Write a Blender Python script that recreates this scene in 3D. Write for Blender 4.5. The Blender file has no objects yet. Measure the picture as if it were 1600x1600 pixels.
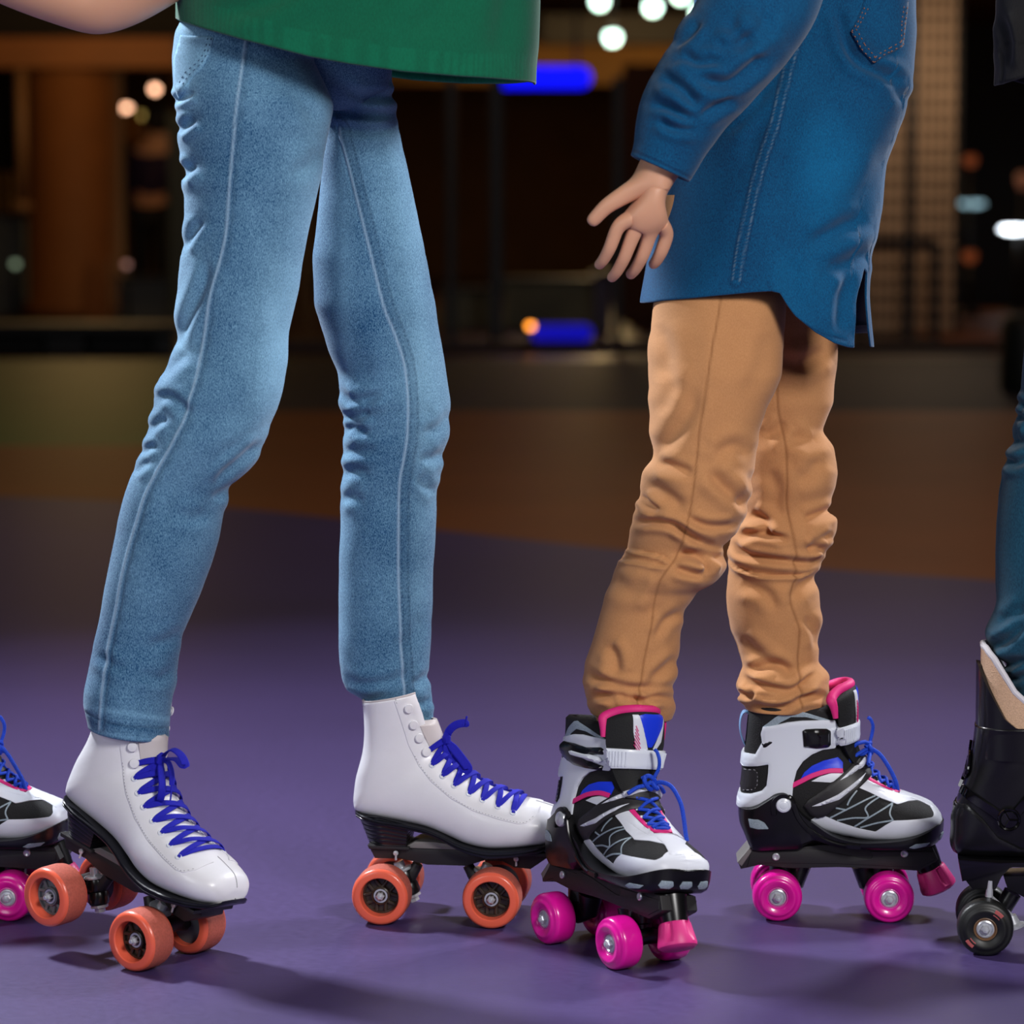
import bpy, bmesh, math, random
import numpy as np
from mathutils import Vector, Matrix, geometry, noise
from mathutils.bvhtree import BVHTree

# ------------------------------------------------------------------ camera, light, exposure
SC = bpy.context.scene
FPX, CAMY, CAMH, HORIZON = 4350.0, -3.0, 0.78, 350.0
PITCH = math.atan((800 - HORIZON) / FPX)
cam_data = bpy.data.cameras.new('camera')
cam = bpy.data.objects.new('camera', cam_data)
SC.collection.objects.link(cam)
cam.location = (0, CAMY, CAMH)
cam.rotation_euler = (math.pi / 2 - PITCH, 0, 0)
cam_data.sensor_width = 36.0
cam_data.lens = FPX / 1600 * 36.0
cam_data.clip_end = 200
cam_data.dof.use_dof = True
cam_data.dof.focus_distance = 3.03
cam_data.dof.aperture_fstop = cam_data.lens / 21.0
SC.camera = cam

SC.view_settings.view_transform = 'Standard'
SC.view_settings.look = 'None'
SC.view_settings.gamma = 1.0
SC.view_settings.use_curve_mapping = False
SC.view_settings.exposure = 0.0

world = bpy.data.worlds.new('hall_ambience')
SC.world = world
world.use_nodes = True
world.node_tree.nodes['Background'].inputs[0].default_value = (0.55, 0.42, 0.40, 1)
world.node_tree.nodes['Background'].inputs[1].default_value = 0.06

def area(name, loc, target, size, power, color=(1, 1, 1), size_y=None, spread=180):
    l = bpy.data.lights.new(name, 'AREA')
    l.energy = power
    l.color = color
    l.size = size
    l.spread = math.radians(spread)
    if size_y:
        l.shape = 'RECTANGLE'
        l.size_y = size_y
    o = bpy.data.objects.new(name, l)
    SC.collection.objects.link(o)
    o.location = loc
    d = Vector(target) - Vector(loc)
    o.rotation_euler = d.to_track_quat('-Z', 'Y').to_euler()
    return o

def point(name, loc, power, color, r=0.1):
    l = bpy.data.lights.new(name, 'POINT')
    l.energy = power
    l.color = color
    l.shadow_soft_size = r
    o = bpy.data.objects.new(name, l)
    SC.collection.objects.link(o)
    o.location = loc
    return o

area('key_softbox', (1.3, -2.6, 1.9), (0.0, 0.0, 0.35), 0.7, 66, (1.0, 0.98, 0.97))
area('fill_softbox', (-1.7, -2.4, 1.3), (-0.1, 0.0, 0.4), 1.0, 17, (0.92, 0.95, 1.0))
area('rim_left', (-1.7, 1.15, 2.2), (0.0, -0.35, 0.2), 0.25, 58, (0.90, 0.94, 1.0), spread=120)
area('rim_right', (1.9, 1.3, 1.9), (0.1, -0.2, 0.5), 0.4, 24, (0.93, 0.95, 1.0), spread=110)
point('hall_glow_left', (-3.2, 18.3, 2.3), 42, (1.0, 0.62, 0.24), 0.4)
point('hall_glow_middle', (1.2, 25.5, 2.3), 150, (1.0, 0.66, 0.28), 0.5)
point('hall_glow_screen', (2.9, 16.0, 1.9), 16, (1.0, 0.74, 0.50), 0.4)
point('hall_glow_floor', (1.2, 9.0, 3.2), 16, (1.0, 0.66, 0.42), 0.5)
point('hall_glow_near', (0.6, 3.6, 2.9), 46, (0.98, 0.90, 1.0), 0.5)

# ------------------------------------------------------------------ projection helpers (camera survey)
SA, CA_ = math.sin(PITCH), math.cos(PITCH)

def PW(px, py, Y):
    """world points (N,3) on the vertical plane y=Y that the photo shows at px,py"""
    px = np.asarray(px, float); py = np.asarray(py, float)
    a = (px - 800) / FPX; b = -(py - 800) / FPX
    dy = b * SA + CA_; dz = b * CA_ - SA
    t = (Y - CAMY) / dy
    return np.stack([a * t, CAMY + dy * t, CAMH + dz * t], -1)

def PZ(px, py, Z=0.0):
    a = (px - 800) / FPX; b = -(py - 800) / FPX
    dy = b * SA + CA_; dz = b * CA_ - SA
    t = (Z - CAMH) / dz
    return Vector((a * t, CAMY + dy * t, Z))

def UV(P):
    x, y, z = P[:, 0], P[:, 1] - CAMY, P[:, 2] - CAMH
    dep = y * CA_ - z * SA
    up = y * SA + z * CA_
    return 800 + FPX * x / dep, 800 - FPX * up / dep

# ------------------------------------------------------------------ object helpers
COL = SC.collection

def tag(o, label=None, cat=None, group=None, kind=None):
    if label: o['label'] = label
    if cat: o['category'] = cat
    if group: o['group'] = group
    if kind: o['kind'] = kind
    return o

def empty(name, loc=(0, 0, 0), mat=None):
    o = bpy.data.objects.new(name, None)
    o.empty_display_size = 0.05
    COL.objects.link(o)
    if mat is not None: o.matrix_world = mat
    else: o.location = loc
    return o

def link(name, me, parent=None, mats=(), smooth=True):
    o = bpy.data.objects.new(name, me)
    COL.objects.link(o)
    if parent is not None: o.parent = parent
    if not me.materials:
        for m in (mats if isinstance(mats, (list, tuple)) else [mats]): me.materials.append(m)
    if smooth:
        me.polygons.foreach_set('use_smooth', np.ones(len(me.polygons), bool))
    me.update()
    return o

def from_bm(name, bm, parent=None, mats=(), smooth=True, loc=None, auto=None):
    me = bpy.data.meshes.new(name)
    bmesh.ops.recalc_face_normals(bm, faces=bm.faces)
    if auto:
        lim = math.radians(auto)
        for e in bm.edges:
            if len(e.link_faces) == 2 and e.calc_face_angle(0) > lim: e.smooth = False
    bm.to_mesh(me); bm.free()
    o = link(name, me, parent, mats, smooth)
    if loc is not None: o.location = loc
    return o

def grid_mesh(name, V, closed=True, flip=False, cap=None):
    """V: (R,C,3) rings -> mesh"""
    R, C = V.shape[:2]
    me = bpy.data.meshes.new(name)
    idx = np.arange(R * C).reshape(R, C)
    if closed:
        a = idx[:-1]; b = np.roll(idx, -1, 1)[:-1]; c = np.roll(idx, -1, 1)[1:]; d = idx[1:]
    else:
        a = idx[:-1, :-1]; b = idx[:-1, 1:]; c = idx[1:, 1:]; d = idx[1:, :-1]
    q = np.stack([a, b, c, d], -1).reshape(-1, 4)
    if flip: q = q[:, ::-1]
    n = len(q)
    me.vertices.add(R * C); me.vertices.foreach_set('co', V.reshape(-1))
    me.loops.add(n * 4); me.loops.foreach_set('vertex_index', q.reshape(-1).astype(np.int32))
    me.polygons.add(n)
    me.polygons.foreach_set('loop_start', np.arange(0, n * 4, 4, dtype=np.int32))
    try: me.polygons.foreach_set('loop_total', np.full(n, 4, np.int32))
    except Exception: pass
    me.update(calc_edges=True)
    me.validate()
    return me

def bm_box(bm, c, s, rot=None, bevel=0.0):
    r = bmesh.ops.create_cube(bm, size=1)
    vs = r['verts']
    M = Matrix.Translation(c) @ (rot.to_4x4() if rot else Matrix.Identity(4)) @ Matrix.Diagonal((*s, 1))
    bmesh.ops.transform(bm, matrix=M, verts=vs)
    if bevel:
        es = {e for v in vs for e in v.link_edges}
        bmesh.ops.bevel(bm, geom=list(es), offset=bevel, segments=2, profile=0.7, affect='EDGES')

def bm_lathe(bm, prof, origin, axis, n=48, close=False):
    """prof: list of (radius, along)"""
    axis = Vector(axis).normalized()
    q = Vector((0, 0, 1)).rotation_difference(axis)
    rings = []
    for r, h in prof:
        ring = []
        for i in range(n):
            a = 2 * math.pi * i / n
            ring.append(bm.verts.new(Vector(origin) + q @ Vector((max(r, 1e-5) * math.cos(a), max(r, 1e-5) * math.sin(a), h))))
        rings.append(ring)
    for k in range(len(rings) - 1 + (1 if close else 0)):
        A, B = rings[k], rings[(k + 1) % len(rings)]
        for i in range(n):
            bm.faces.new((A[i], A[(i + 1) % n], B[(i + 1) % n], B[i]))
    if not close:
        if prof[0][0] > 1e-4: bm.faces.new(rings[0])
        if prof[-1][0] > 1e-4: bm.faces.new(rings[-1][::-1])

def bm_cyl(bm, p0, p1, r, n=16, r1=None):
    p0, p1 = Vector(p0), Vector(p1)
    bm_lathe(bm, [(r, 0), (r if r1 is None else r1, (p1 - p0).length)], p0, p1 - p0, n)

def bm_prism(bm, pts, y0, y1, bevel=0.0, seg=2):
    """extrude an xz polygon between y0 and y1"""
    A = [bm.verts.new((x, y0, z)) for x, z in pts]
    B = [bm.verts.new((x, y1, z)) for x, z in pts]
    n = len(pts)
    fs = [bm.faces.new(A), bm.faces.new(B[::-1])]
    for i in range(n):
        fs.append(bm.faces.new((A[i], B[i], B[(i + 1) % n], A[(i + 1) % n])))
    bmesh.ops.recalc_face_normals(bm, faces=fs)
    if bevel:
        es = list({e for f in fs[:2] for e in f.edges})
        bmesh.ops.bevel(bm, geom=es, offset=bevel, segments=seg, profile=0.6, affect='EDGES')

def catmull(pts, n, closed=False):
    P = np.asarray(pts, float)
    m = len(P)
    if closed: Q = np.vstack([P[-1], P, P[0], P[1]]); segs = m
    else: Q = np.vstack([2 * P[0] - P[1], P, 2 * P[-1] - P[-2]]); segs = m - 1
    ts = np.linspace(0, segs, n, endpoint=not closed)
    i = np.minimum(ts.astype(int), segs - 1); t = (ts - i)[:, None]
    p0, p1, p2, p3 = Q[i], Q[i + 1], Q[i + 2], Q[i + 3]
    return 0.5 * ((2 * p1) + (-p0 + p2) * t + (2 * p0 - 5 * p1 + 4 * p2 - p3) * t * t + (-p0 + 3 * p1 - 3 * p2 + p3) * t ** 3)

def resample(P, step, closed=False):
    P = np.asarray(P, float)
    if closed: P = np.vstack([P, P[:1]])
    d = np.r_[0, np.cumsum(np.linalg.norm(np.diff(P, axis=0), axis=1))]
    n = max(2, int(d[-1] / step) + 1)
    s = np.linspace(0, d[-1], n, endpoint=not closed)
    return np.stack([np.interp(s, d, P[:, k]) for k in range(P.shape[1])], -1)

def bm_tube(bm, path, r, n=10, squash=None):
    path = [Vector(p) for p in path]
    rr = r if hasattr(r, '__len__') else [r] * len(path)
    up = Vector((0.13, 0.2, 1)).normalized()
    rings = []
    prevN = None
    for k, p in enumerate(path):
        t = (path[min(k + 1, len(path) - 1)] - path[max(k - 1, 0)]).normalized()
        N = prevN - t * prevN.dot(t) if prevN is not None else up - t * up.dot(t)
        if N.length < 1e-4: N = t.orthogonal()
        N.normalize(); prevN = N
        B = t.cross(N)
        rings.append([bm.verts.new(p + (N * math.cos(2 * math.pi * i / n) + B * math.sin(2 * math.pi * i / n)) * rr[k]) for i in range(n)])
    for A, B in zip(rings, rings[1:]):
        for i in range(n): bm.faces.new((A[i], A[(i + 1) % n], B[(i + 1) % n], B[i]))
    bm.faces.new(rings[0][::-1]); bm.faces.new(rings[-1])

def bm_ribbon(bm, path, normals, width, thick):
    """flat lace along path; normals = which way its flat face looks"""
    path = [Vector(p) for p in path]
    wl = width if hasattr(width, '__len__') else [width] * len(path)
    rings = []
    for k, p in enumerate(path):
        t = (path[min(k + 1, len(path) - 1)] - path[max(k - 1, 0)]).normalized()
        N = Vector(normals[k] if hasattr(normals[0], '__len__') else normals)
        N = (N - t * N.dot(t)).normalized()
        B = t.cross(N)
        w = wl[k] / 2; h = thick / 2
        prof = [(-w, 0), (-w * .8, h), (0, h * 1.1), (w * .8, h), (w, 0), (w * .8, -h), (0, -h), (-w * .8, -h)]
        rings.append([bm.verts.new(p + B * a + N * b) for a, b in prof])
    n = 8
    for A, B in zip(rings, rings[1:]):
        for i in range(n): bm.faces.new((A[i], A[(i + 1) % n], B[(i + 1) % n], B[i]))
    bm.faces.new(rings[0][::-1]); bm.faces.new(rings[-1])

# ------------------------------------------------------------------ materials
MATS = {}
def mat(name, color, rough=0.5, metal=0.0, bump=None, noise_amt=0.0, noise_scale=50, spec=0.5, emit=None, estr=1.0, coat=0.0, sheen=0.0):
    if name in MATS: return MATS[name]
    m = bpy.data.materials.new(name); m.use_nodes = True
    nt = m.node_tree; b = nt.nodes['Principled BSDF']
    c = tuple(((v / 255) / 12.92 if v / 255 <= .04045 else (((v / 255) + .055) / 1.055) ** 2.4) for v in color) + (1,)
    b.inputs['Base Color'].default_value = c
    b.inputs['Roughness'].default_value = rough
    b.inputs['Metallic'].default_value = metal
    b.inputs['Specular IOR Level'].default_value = spec
    b.inputs['Coat Weight'].default_value = coat
    b.inputs['Sheen Weight'].default_value = sheen
    tc = nt.nodes.new('ShaderNodeTexCoord')
    nz = nt.nodes.new('ShaderNodeTexNoise'); nz.inputs['Scale'].default_value = noise_scale
    nz.inputs['Detail'].default_value = 4
    nt.links.new(tc.outputs['Object'], nz.inputs['Vector'])
    mr = nt.nodes.new('ShaderNodeMapRange')
    mr.inputs[1].default_value = 0.25; mr.inputs[2].default_value = 0.75
    mr.inputs[3].default_value = 1 - noise_amt; mr.inputs[4].default_value = 1 + noise_amt
    nt.links.new(nz.outputs['Fac'], mr.inputs[0])
    mx = nt.nodes.new('ShaderNodeVectorMath'); mx.operation = 'SCALE'
    mx.inputs[0].default_value = c[:3]
    nt.links.new(mr.outputs[0], mx.inputs['Scale'])
    nt.links.new(mx.outputs[0], b.inputs['Base Color'])
    if bump:
        s, st, di = bump
        n2 = nt.nodes.new('ShaderNodeTexNoise'); n2.inputs['Scale'].default_value = s; n2.inputs['Detail'].default_value = 3
        nt.links.new(tc.outputs['Object'], n2.inputs['Vector'])
        bp = nt.nodes.new('ShaderNodeBump'); bp.inputs['Strength'].default_value = st; bp.inputs['Distance'].default_value = di
        nt.links.new(n2.outputs['Fac'], bp.inputs['Height']); nt.links.new(bp.outputs[0], b.inputs['Normal'])
    if emit:
        b.inputs['Emission Color'].default_value = tuple((v / 255) ** 2.2 for v in emit) + (1,)
        b.inputs['Emission Strength'].default_value = estr
    MATS[name] = m
    return m

def lin(c): return tuple((v / 255) ** 2.2 for v in c) + (1,)

def cloth(name, dark, light, seam_light, seam_dark, grain=900, contrast=0.5, rough=0.85, twill=True, sheen=0.15, bumpd=0.0004):
    """woven cloth; vertex attribute Col: R = how washed out plus painted highlights and shade, G = pale seam piping, B = dark stitching and painted seam shade"""
    if name in MATS: return MATS[name]
    m = bpy.data.materials.new(name); m.use_nodes = True
    nt = m.node_tree; N = nt.nodes; L = nt.links; b = N['Principled BSDF']
    b.inputs['Roughness'].default_value = rough
    b.inputs['Specular IOR Level'].default_value = 0.2
    b.inputs['Sheen Weight'].default_value = sheen
    at = N.new('ShaderNodeAttribute'); at.attribute_name = 'Col'
    sp = N.new('ShaderNodeSeparateColor'); L.new(at.outputs['Color'], sp.inputs[0])
    tc = N.new('ShaderNodeTexCoord')
    mp = N.new('ShaderNodeMapping'); mp.inputs['Scale'].default_value = (1, 1, 0.45)
    L.new(tc.outputs['Object'], mp.inputs['Vector'])
    n1 = N.new('ShaderNodeTexNoise'); n1.inputs['Scale'].default_value = grain; n1.inputs['Detail'].default_value = 2
    L.new(mp.outputs[0], n1.inputs['Vector'])
    n2 = N.new('ShaderNodeTexNoise'); n2.inputs['Scale'].default_value = 14; n2.inputs['Detail'].default_value = 5
    L.new(tc.outputs['Object'], n2.inputs['Vector'])
    def math_(op, a, b_):
        k = N.new('ShaderNodeMath'); k.operation = op
        for i, v in enumerate((a, b_)):
            if hasattr(v, 'is_output') or not isinstance(v, (int, float)): L.new(v, k.inputs[i])
            else: k.inputs[i].default_value = v
        return k.outputs[0]
    g = math_('MULTIPLY', math_('SUBTRACT', n1.outputs['Fac'], 0.5), contrast * 2)
    g2 = math_('MULTIPLY', math_('SUBTRACT', n2.outputs['Fac'], 0.5), contrast * 0.9)
    f = math_('ADD', math_('ADD', sp.outputs[0], g), g2)
    cl = N.new('ShaderNodeClamp'); L.new(f, cl.inputs[0])
    mx = N.new('ShaderNodeMix'); mx.data_type = 'RGBA'
    mx.inputs[6].default_value = lin(dark); mx.inputs[7].default_value = lin(light)
    L.new(cl.outputs[0], mx.inputs[0])
    m2 = N.new('ShaderNodeMix'); m2.data_type = 'RGBA'; m2.inputs[7].default_value = lin(seam_light)
    L.new(sp.outputs[1], m2.inputs[0]); L.new(mx.outputs[2], m2.inputs[6])
    m3 = N.new('ShaderNodeMix'); m3.data_type = 'RGBA'; m3.inputs[7].default_value = lin(seam_dark)
    L.new(sp.outputs[2], m3.inputs[0]); L.new(m2.outputs[2], m3.inputs[6])
    L.new(m3.outputs[2], b.inputs['Base Color'])
    bp = N.new('ShaderNodeBump'); bp.inputs['Strength'].default_value = 0.5; bp.inputs['Distance'].default_value = bumpd
    L.new(n1.outputs['Fac'], bp.inputs['Height']); L.new(bp.outputs[0], b.inputs['Normal'])
    MATS[name] = m
    return m

M_JEAN = cloth('light_denim', (0, 66, 108), (134, 184, 216), (178, 206, 230), (4, 44, 78), grain=1050, contrast=0.72)
M_TEAL = cloth('teal_denim', (4, 44, 66), (45, 105, 130), (70, 130, 150), (5, 32, 50), grain=800, contrast=0.4)
M_SHIRT = cloth('blue_denim', (0, 36, 72), (6, 104, 152), (100, 125, 145), (4, 32, 66), grain=1000, contrast=0.5)
M_KHAKI = cloth('tan_twill', (168, 112, 70), (216, 158, 108), (206, 150, 100), (118, 72, 38), grain=1000, contrast=0.3, bumpd=0.0002)
M_KNIT = cloth('green_knit', (0, 76, 54), (4, 112, 80), (30, 140, 105), (0, 58, 42), grain=650, contrast=0.3, bumpd=0.0008, sheen=0.25)
M_JACKET = cloth('charcoal_cloth', (26, 24, 24), (52, 48, 46), (60, 58, 56), (10, 10, 10), grain=500, contrast=0.3)

M_LEATHER = mat('white_leather', (238, 237, 242), 0.34, bump=(260, 0.12, 0.0006), noise_amt=0.03, noise_scale=30, coat=0.15)
M_TONGUE = mat('off_white_leather', (205, 196, 196), 0.5, bump=(300, 0.15, 0.0005))
M_STITCH = mat('grey_thread', (150, 148, 155), 0.8)
M_SOLE = mat('black_sole', (16, 17, 24), 0.32, bump=(180, 0.2, 0.0008))
M_BLACKPL = mat('black_plastic', (14, 14, 16), 0.28)
M_BLACKMAT = mat('black_matte_plastic', (34, 32, 34), 0.5)
M_GREYPL = mat('grey_plate', (120, 116, 115), 0.45)
M_STEEL = mat('steel', (205, 208, 215), 0.3, metal=0.45)
M_ORANGE = mat('orange_urethane', (242, 104, 76), 0.32, coat=0.2)
M_ORTREAD = mat('worn_orange_tread', (186, 92, 76), 0.75, noise_amt=0.18, noise_scale=400, bump=(500, 0.4, 0.0005))
M_HUB = mat('dark_hub', (58, 48, 40), 0.3)
M_HUBG = mat('grey_hub', (112, 120, 124), 0.45)
M_PINKW = mat('magenta_urethane', (232, 18, 158), 0.28, coat=0.3)
M_PINKCORE = mat('magenta_core', (224, 80, 175), 0.35, coat=0.2)
M_PINK = mat('pink_trim', (232, 40, 130), 0.6)
M_PINKSTOP = mat('pink_rubber', (232, 55, 140), 0.45)
M_DKPINK = mat('dark_pink_rubber', (160, 15, 80), 0.5)
M_WHITEPL = mat('white_plastic', (228, 233, 243), 0.3, coat=0.1)
M_WHITESY = mat('white_synthetic', (225, 228, 238), 0.42, bump=(400, 0.08, 0.0004))
M_MESH = mat('black_mesh', (18, 17, 19), 0.8, bump=(900, 0.8, 0.0008), noise_amt=0.5, noise_scale=900)
M_PAD = mat('black_padding', (12, 12, 14), 0.75, bump=(600, 0.5, 0.0006))
M_GREYRF = mat('grey_reflective_stripe', (150, 165, 175), 0.45, noise_amt=0.25, noise_scale=700)
M_BLUE = mat('bright_blue_fabric', (25, 60, 230), 0.4)
M_LACE = mat('royal_blue_lace', (12, 12, 175), 0.8, bump=(1500, 0.8, 0.0006), noise_amt=0.18, noise_scale=900)
M_CORD = mat('blue_cord_lace', (14, 70, 205), 0.65, bump=(1500, 0.8, 0.0008), noise_amt=0.35, noise_scale=900)
M_LOOP = mat('pale_blue_webbing', (120, 160, 205), 0.7, bump=(1200, 0.6, 0.0005), noise_amt=0.15, noise_scale=800)
M_TAN = mat('tan_mesh_liner', (205, 168, 138), 0.75, bump=(800, 0.8, 0.0008), noise_amt=0.18, noise_scale=700)
M_LINER = mat('white_liner_binding', (212, 208, 214), 0.6)
M_BLKLEATH = mat('black_leather', (13, 13, 15), 0.3, bump=(220, 0.15, 0.0006), coat=0.2)
M_BLKGLOSS = mat('black_gloss_plastic', (7, 7, 9), 0.12, coat=0.5)
M_BLKWHEEL = mat('black_urethane', (20, 21, 21), 0.45, noise_amt=0.3, noise_scale=300)
M_SCUFF = mat('pink_scuff', (175, 85, 85), 0.6)
M_BRONZE = mat('bronze_hub', (120, 88, 62), 0.4)
M_SKIN = mat('skin', (218, 162, 130), 0.5, noise_amt=0.05, noise_scale=12, bump=(120, 0.1, 0.0006))
bs = M_SKIN.node_tree.nodes['Principled BSDF']
bs.inputs['Subsurface Weight'].default_value = 0.15
bs.inputs['Subsurface Radius'].default_value = (0.02, 0.008, 0.004)
# ------------------------------------------------------------------ floor
def floor_mat(name, col, rough, amt=0.12, spec=0.5):
    m = bpy.data.materials.new(name); m.use_nodes = True
    nt = m.node_tree; N = nt.nodes; L = nt.links; b = N['Principled BSDF']
    b.inputs['Specular IOR Level'].default_value = spec
    tc = N.new('ShaderNodeTexCoord')
    mp = N.new('ShaderNodeMapping'); mp.inputs['Scale'].default_value = (1, 2.2, 1); mp.inputs['Rotation'].default_value = (0, 0, .12)
    L.new(tc.outputs['Object'], mp.inputs['Vector'])
    def nz(scale, det, src):
        n = N.new('ShaderNodeTexNoise'); n.inputs['Scale'].default_value = scale; n.inputs['Detail'].default_value = det
        L.new(src, n.inputs['Vector']); return n
    a = nz(90, 6, mp.outputs[0]); c = nz(1.7, 3, tc.outputs['Object']); d = nz(900, 2, tc.outputs['Object'])
    mr = N.new('ShaderNodeMapRange'); mr.inputs[1].default_value = .3; mr.inputs[2].default_value = .7; mr.inputs[3].default_value = 1 - amt; mr.inputs[4].default_value = 1 + amt
    L.new(a.outputs['Fac'], mr.inputs[0])
    m2 = N.new('ShaderNodeMapRange'); m2.inputs[1].default_value = .3; m2.inputs[2].default_value = .7; m2.inputs[3].default_value = .9; m2.inputs[4].default_value = 1.1
    L.new(c.outputs['Fac'], m2.inputs[0])
    m3 = N.new('ShaderNodeMapRange'); m3.inputs[1].default_value = .66; m3.inputs[2].default_value = .74; m3.inputs[3].default_value = 1; m3.inputs[4].default_value = 1.5
    L.new(d.outputs['Fac'], m3.inputs[0])
    k = N.new('ShaderNodeMath'); k.operation = 'MULTIPLY'; L.new(mr.outputs[0], k.inputs[0]); L.new(m2.outputs[0], k.inputs[1])
    k2 = N.new('ShaderNodeMath'); k2.operation = 'MULTIPLY'; L.new(k.outputs[0], k2.inputs[0]); L.new(m3.outputs[0], k2.inputs[1])
    sc = N.new('ShaderNodeVectorMath'); sc.operation = 'SCALE'; sc.inputs[0].default_value = lin(col)[:3]
    L.new(k2.outputs[0], sc.inputs['Scale']); L.new(sc.outputs[0], b.inputs['Base Color'])
    r = N.new('ShaderNodeMapRange'); r.inputs[3].default_value = rough - .06; r.inputs[4].default_value = rough + .10
    L.new(a.outputs['Fac'], r.inputs[0]); L.new(r.outputs[0], b.inputs['Roughness'])
    bp = N.new('ShaderNodeBump'); bp.inputs['Strength'].default_value = .25; bp.inputs['Distance'].default_value = .0006
    L.new(a.outputs['Fac'], bp.inputs['Height']); L.new(bp.outputs[0], b.inputs['Normal'])
    return m

FM = [floor_mat('purple_rink_floor', (66, 53, 97), .48), floor_mat('orange_rink_floor', (136, 76, 34), .5, spec=.25), floor_mat('green_rink_floor', (62, 112, 48), .5, spec=.3),
      floor_mat('grey_rink_floor', (46, 46, 58), .55, spec=.2), floor_mat('dark_hall_floor', (60, 34, 24), .35)]
def G(px, py):
    p = PZ(px, py); return (p.x, p.y)
bd = [(-1500, 745), (-400, 768), (0, 776), (350, 793), (700, 830), (950, 857), (1300, 890), (1550, 907), (2100, 950), (3300, 1030)]
Pb = [G(*p) for p in catmull(bd, 40)]
far = 45.0
def poly(bm, pts, mi, z=0.0):
    f = bm.faces.new([bm.verts.new((x, y, z)) for x, y in pts]); f.material_index = mi
bm = bmesh.new()
for a, b_ in zip(Pb, Pb[1:]):
    poly(bm, [(a[0], -3.5), (b_[0], -3.5), b_, a], 0)
def strip(edge_lo, y_hi, mi):
    for a, b_ in zip(edge_lo, edge_lo[1:]): poly(bm, [a, b_, (b_[0], y_hi), (a[0], y_hi)], mi)
yg = PZ(200, 696).y; yk = PZ(800, 642).y; yw = PZ(800, 562).y
xg = PZ(330, 640).x
# brown band left / right of the green lane
Pl = [p for p in Pb if p[0] < xg]; Pr = [p for p in Pb if p[0] >= xg]
J = (xg, float(np.interp(xg, [p[0] for p in Pb], [p[1] for p in Pb])))
strip(Pl + [J], yg, 1); strip([J] + Pr, yk, 1)
x0, x1 = Pb[0][0], Pb[-1][0]
poly(bm, [(x0, yg), (xg, yg), (xg, yw), (x0, yw)], 2)
poly(bm, [(xg, yk), (x1, yk), (x1, yw), (xg, yw)], 3)
poly(bm, [(x0, yw), (x1, yw), (x1, far), (x0, far)], 4)
poly(bm, [(x0 - 8, -3.5), (x0, -3.5), (x0, far), (x0 - 8, far)], 1)
poly(bm, [(x1, -3.5), (x1 + 8, -3.5), (x1 + 8, far), (x1, far)], 1)
fl = from_bm('floor', bm, None, FM, smooth=False)
fl['kind'] = 'structure'
for p in fl.data.polygons:
    pass

B_BROWN = mat('brown_wall', (104, 66, 30), .8, noise_amt=.15, noise_scale=2)
B_DARK = mat('dark_wall', (20, 14, 12), .85, noise_amt=.2, noise_scale=2)
B_ORANGE = mat('orange_plaster', (122, 72, 28), .7, noise_amt=.12, noise_scale=4)
B_BEAM = mat('dark_beam', (22, 18, 15), .8)
B_OLIVE = mat('olive_panel', (112, 108, 82), .6, noise_amt=.15, noise_scale=3)
B_GREY = mat('grey_counter', (92, 96, 92), .6, noise_amt=.1, noise_scale=3)
B_BLACK = mat('black_paint', (8, 8, 9), .5)
B_MAROON = mat('maroon_kerb', (52, 26, 20), .6)
B_CREAM = mat('cream_lattice', (225, 190, 155), .6, noise_amt=.1, noise_scale=3)
B_YEL = mat('mustard_panel', (165, 112, 25), .7)

def wbox(name, px0, px1, py0, py1, Y, depth, m, ground=False, parent=None, bevel=.01, **tags):
    a = PW(px0, py0, Y); b = PW(px1, py1, Y)
    z0 = 0.0 if ground else b[2]
    bm = bmesh.new()
    c = ((a[0] + b[0]) / 2, Y + depth / 2, (a[2] + z0) / 2); s = (b[0] - a[0], depth, a[2] - z0)
    bm_box(bm, c, s, bevel=bevel)
    o = from_bm(name, bm, parent, m, smooth=False)
    if tags: tag(o, **tags)
    return o

# ------------------------------------------------------------------ hall shell
HY = 37.0
def shell(name, c, s, m):
    bm = bmesh.new(); bm_box(bm, c, s); o = from_bm(name, bm, None, m, smooth=False); o['kind'] = 'structure'; return o
shell('wall_back', (0, HY + .1, 1.75), (24, .2, 3.5), B_BROWN)
shell('ceiling', (0, 24.5, 3.45), (24, 26, .1), B_BROWN)
shell('wall_left', (-11.9, 16.9, 1.75), (.2, 40.4, 3.5), B_DARK)
shell('wall_right', (11.9, 16.9, 1.75), (.2, 40.4, 3.5), B_DARK)
def wb(name, *a, **k):
    o = wbox(name, *a, **k); o['kind'] = 'structure'; return o
wb('trim_1', 846, 1500, 22, 66, 27.0, .5, B_BEAM)
wb('trim_2', 600, 1345, 66, 132, 28.2, .3, mat('ochre_fascia', (112, 76, 24), .8, noise_amt=.2, noise_scale=1.5))
wb('trim_3', -300, 274, 58, 106, 19.8, .5, B_ORANGE)
wb('trim_4', -400, 560, -400, 58, 20.2, .3, B_DARK)

# pillar
p0 = PZ(115, 505)
r = 75 / FPX * (20.2 + 3)
bm = bmesh.new()
bm_lathe(bm, [(r * 1.12, 0), (r * 1.12, .10), (r * 1.0, .16), (r, 2.02), (r * 1.1, 2.06), (r * 1.1, 2.12)], (0, 0, 0), (0, 0, 1), 48)
pc = PW(115, 300, 20.2)
pil = from_bm('pillar', bm, None, B_ORANGE)
pil.location = (pc[0], 20.2 + .1, 0)
tag(pil, 'round orange-brown pillar behind the black bench at the left', 'pillar')
bp = wbox('base_ledge', 132, 172, 405, 505, 19.75, .18, B_ORANGE, ground=True, parent=None)
bp.parent = pil; bp.matrix_parent_inverse = Matrix.Translation(-pil.location)
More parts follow.
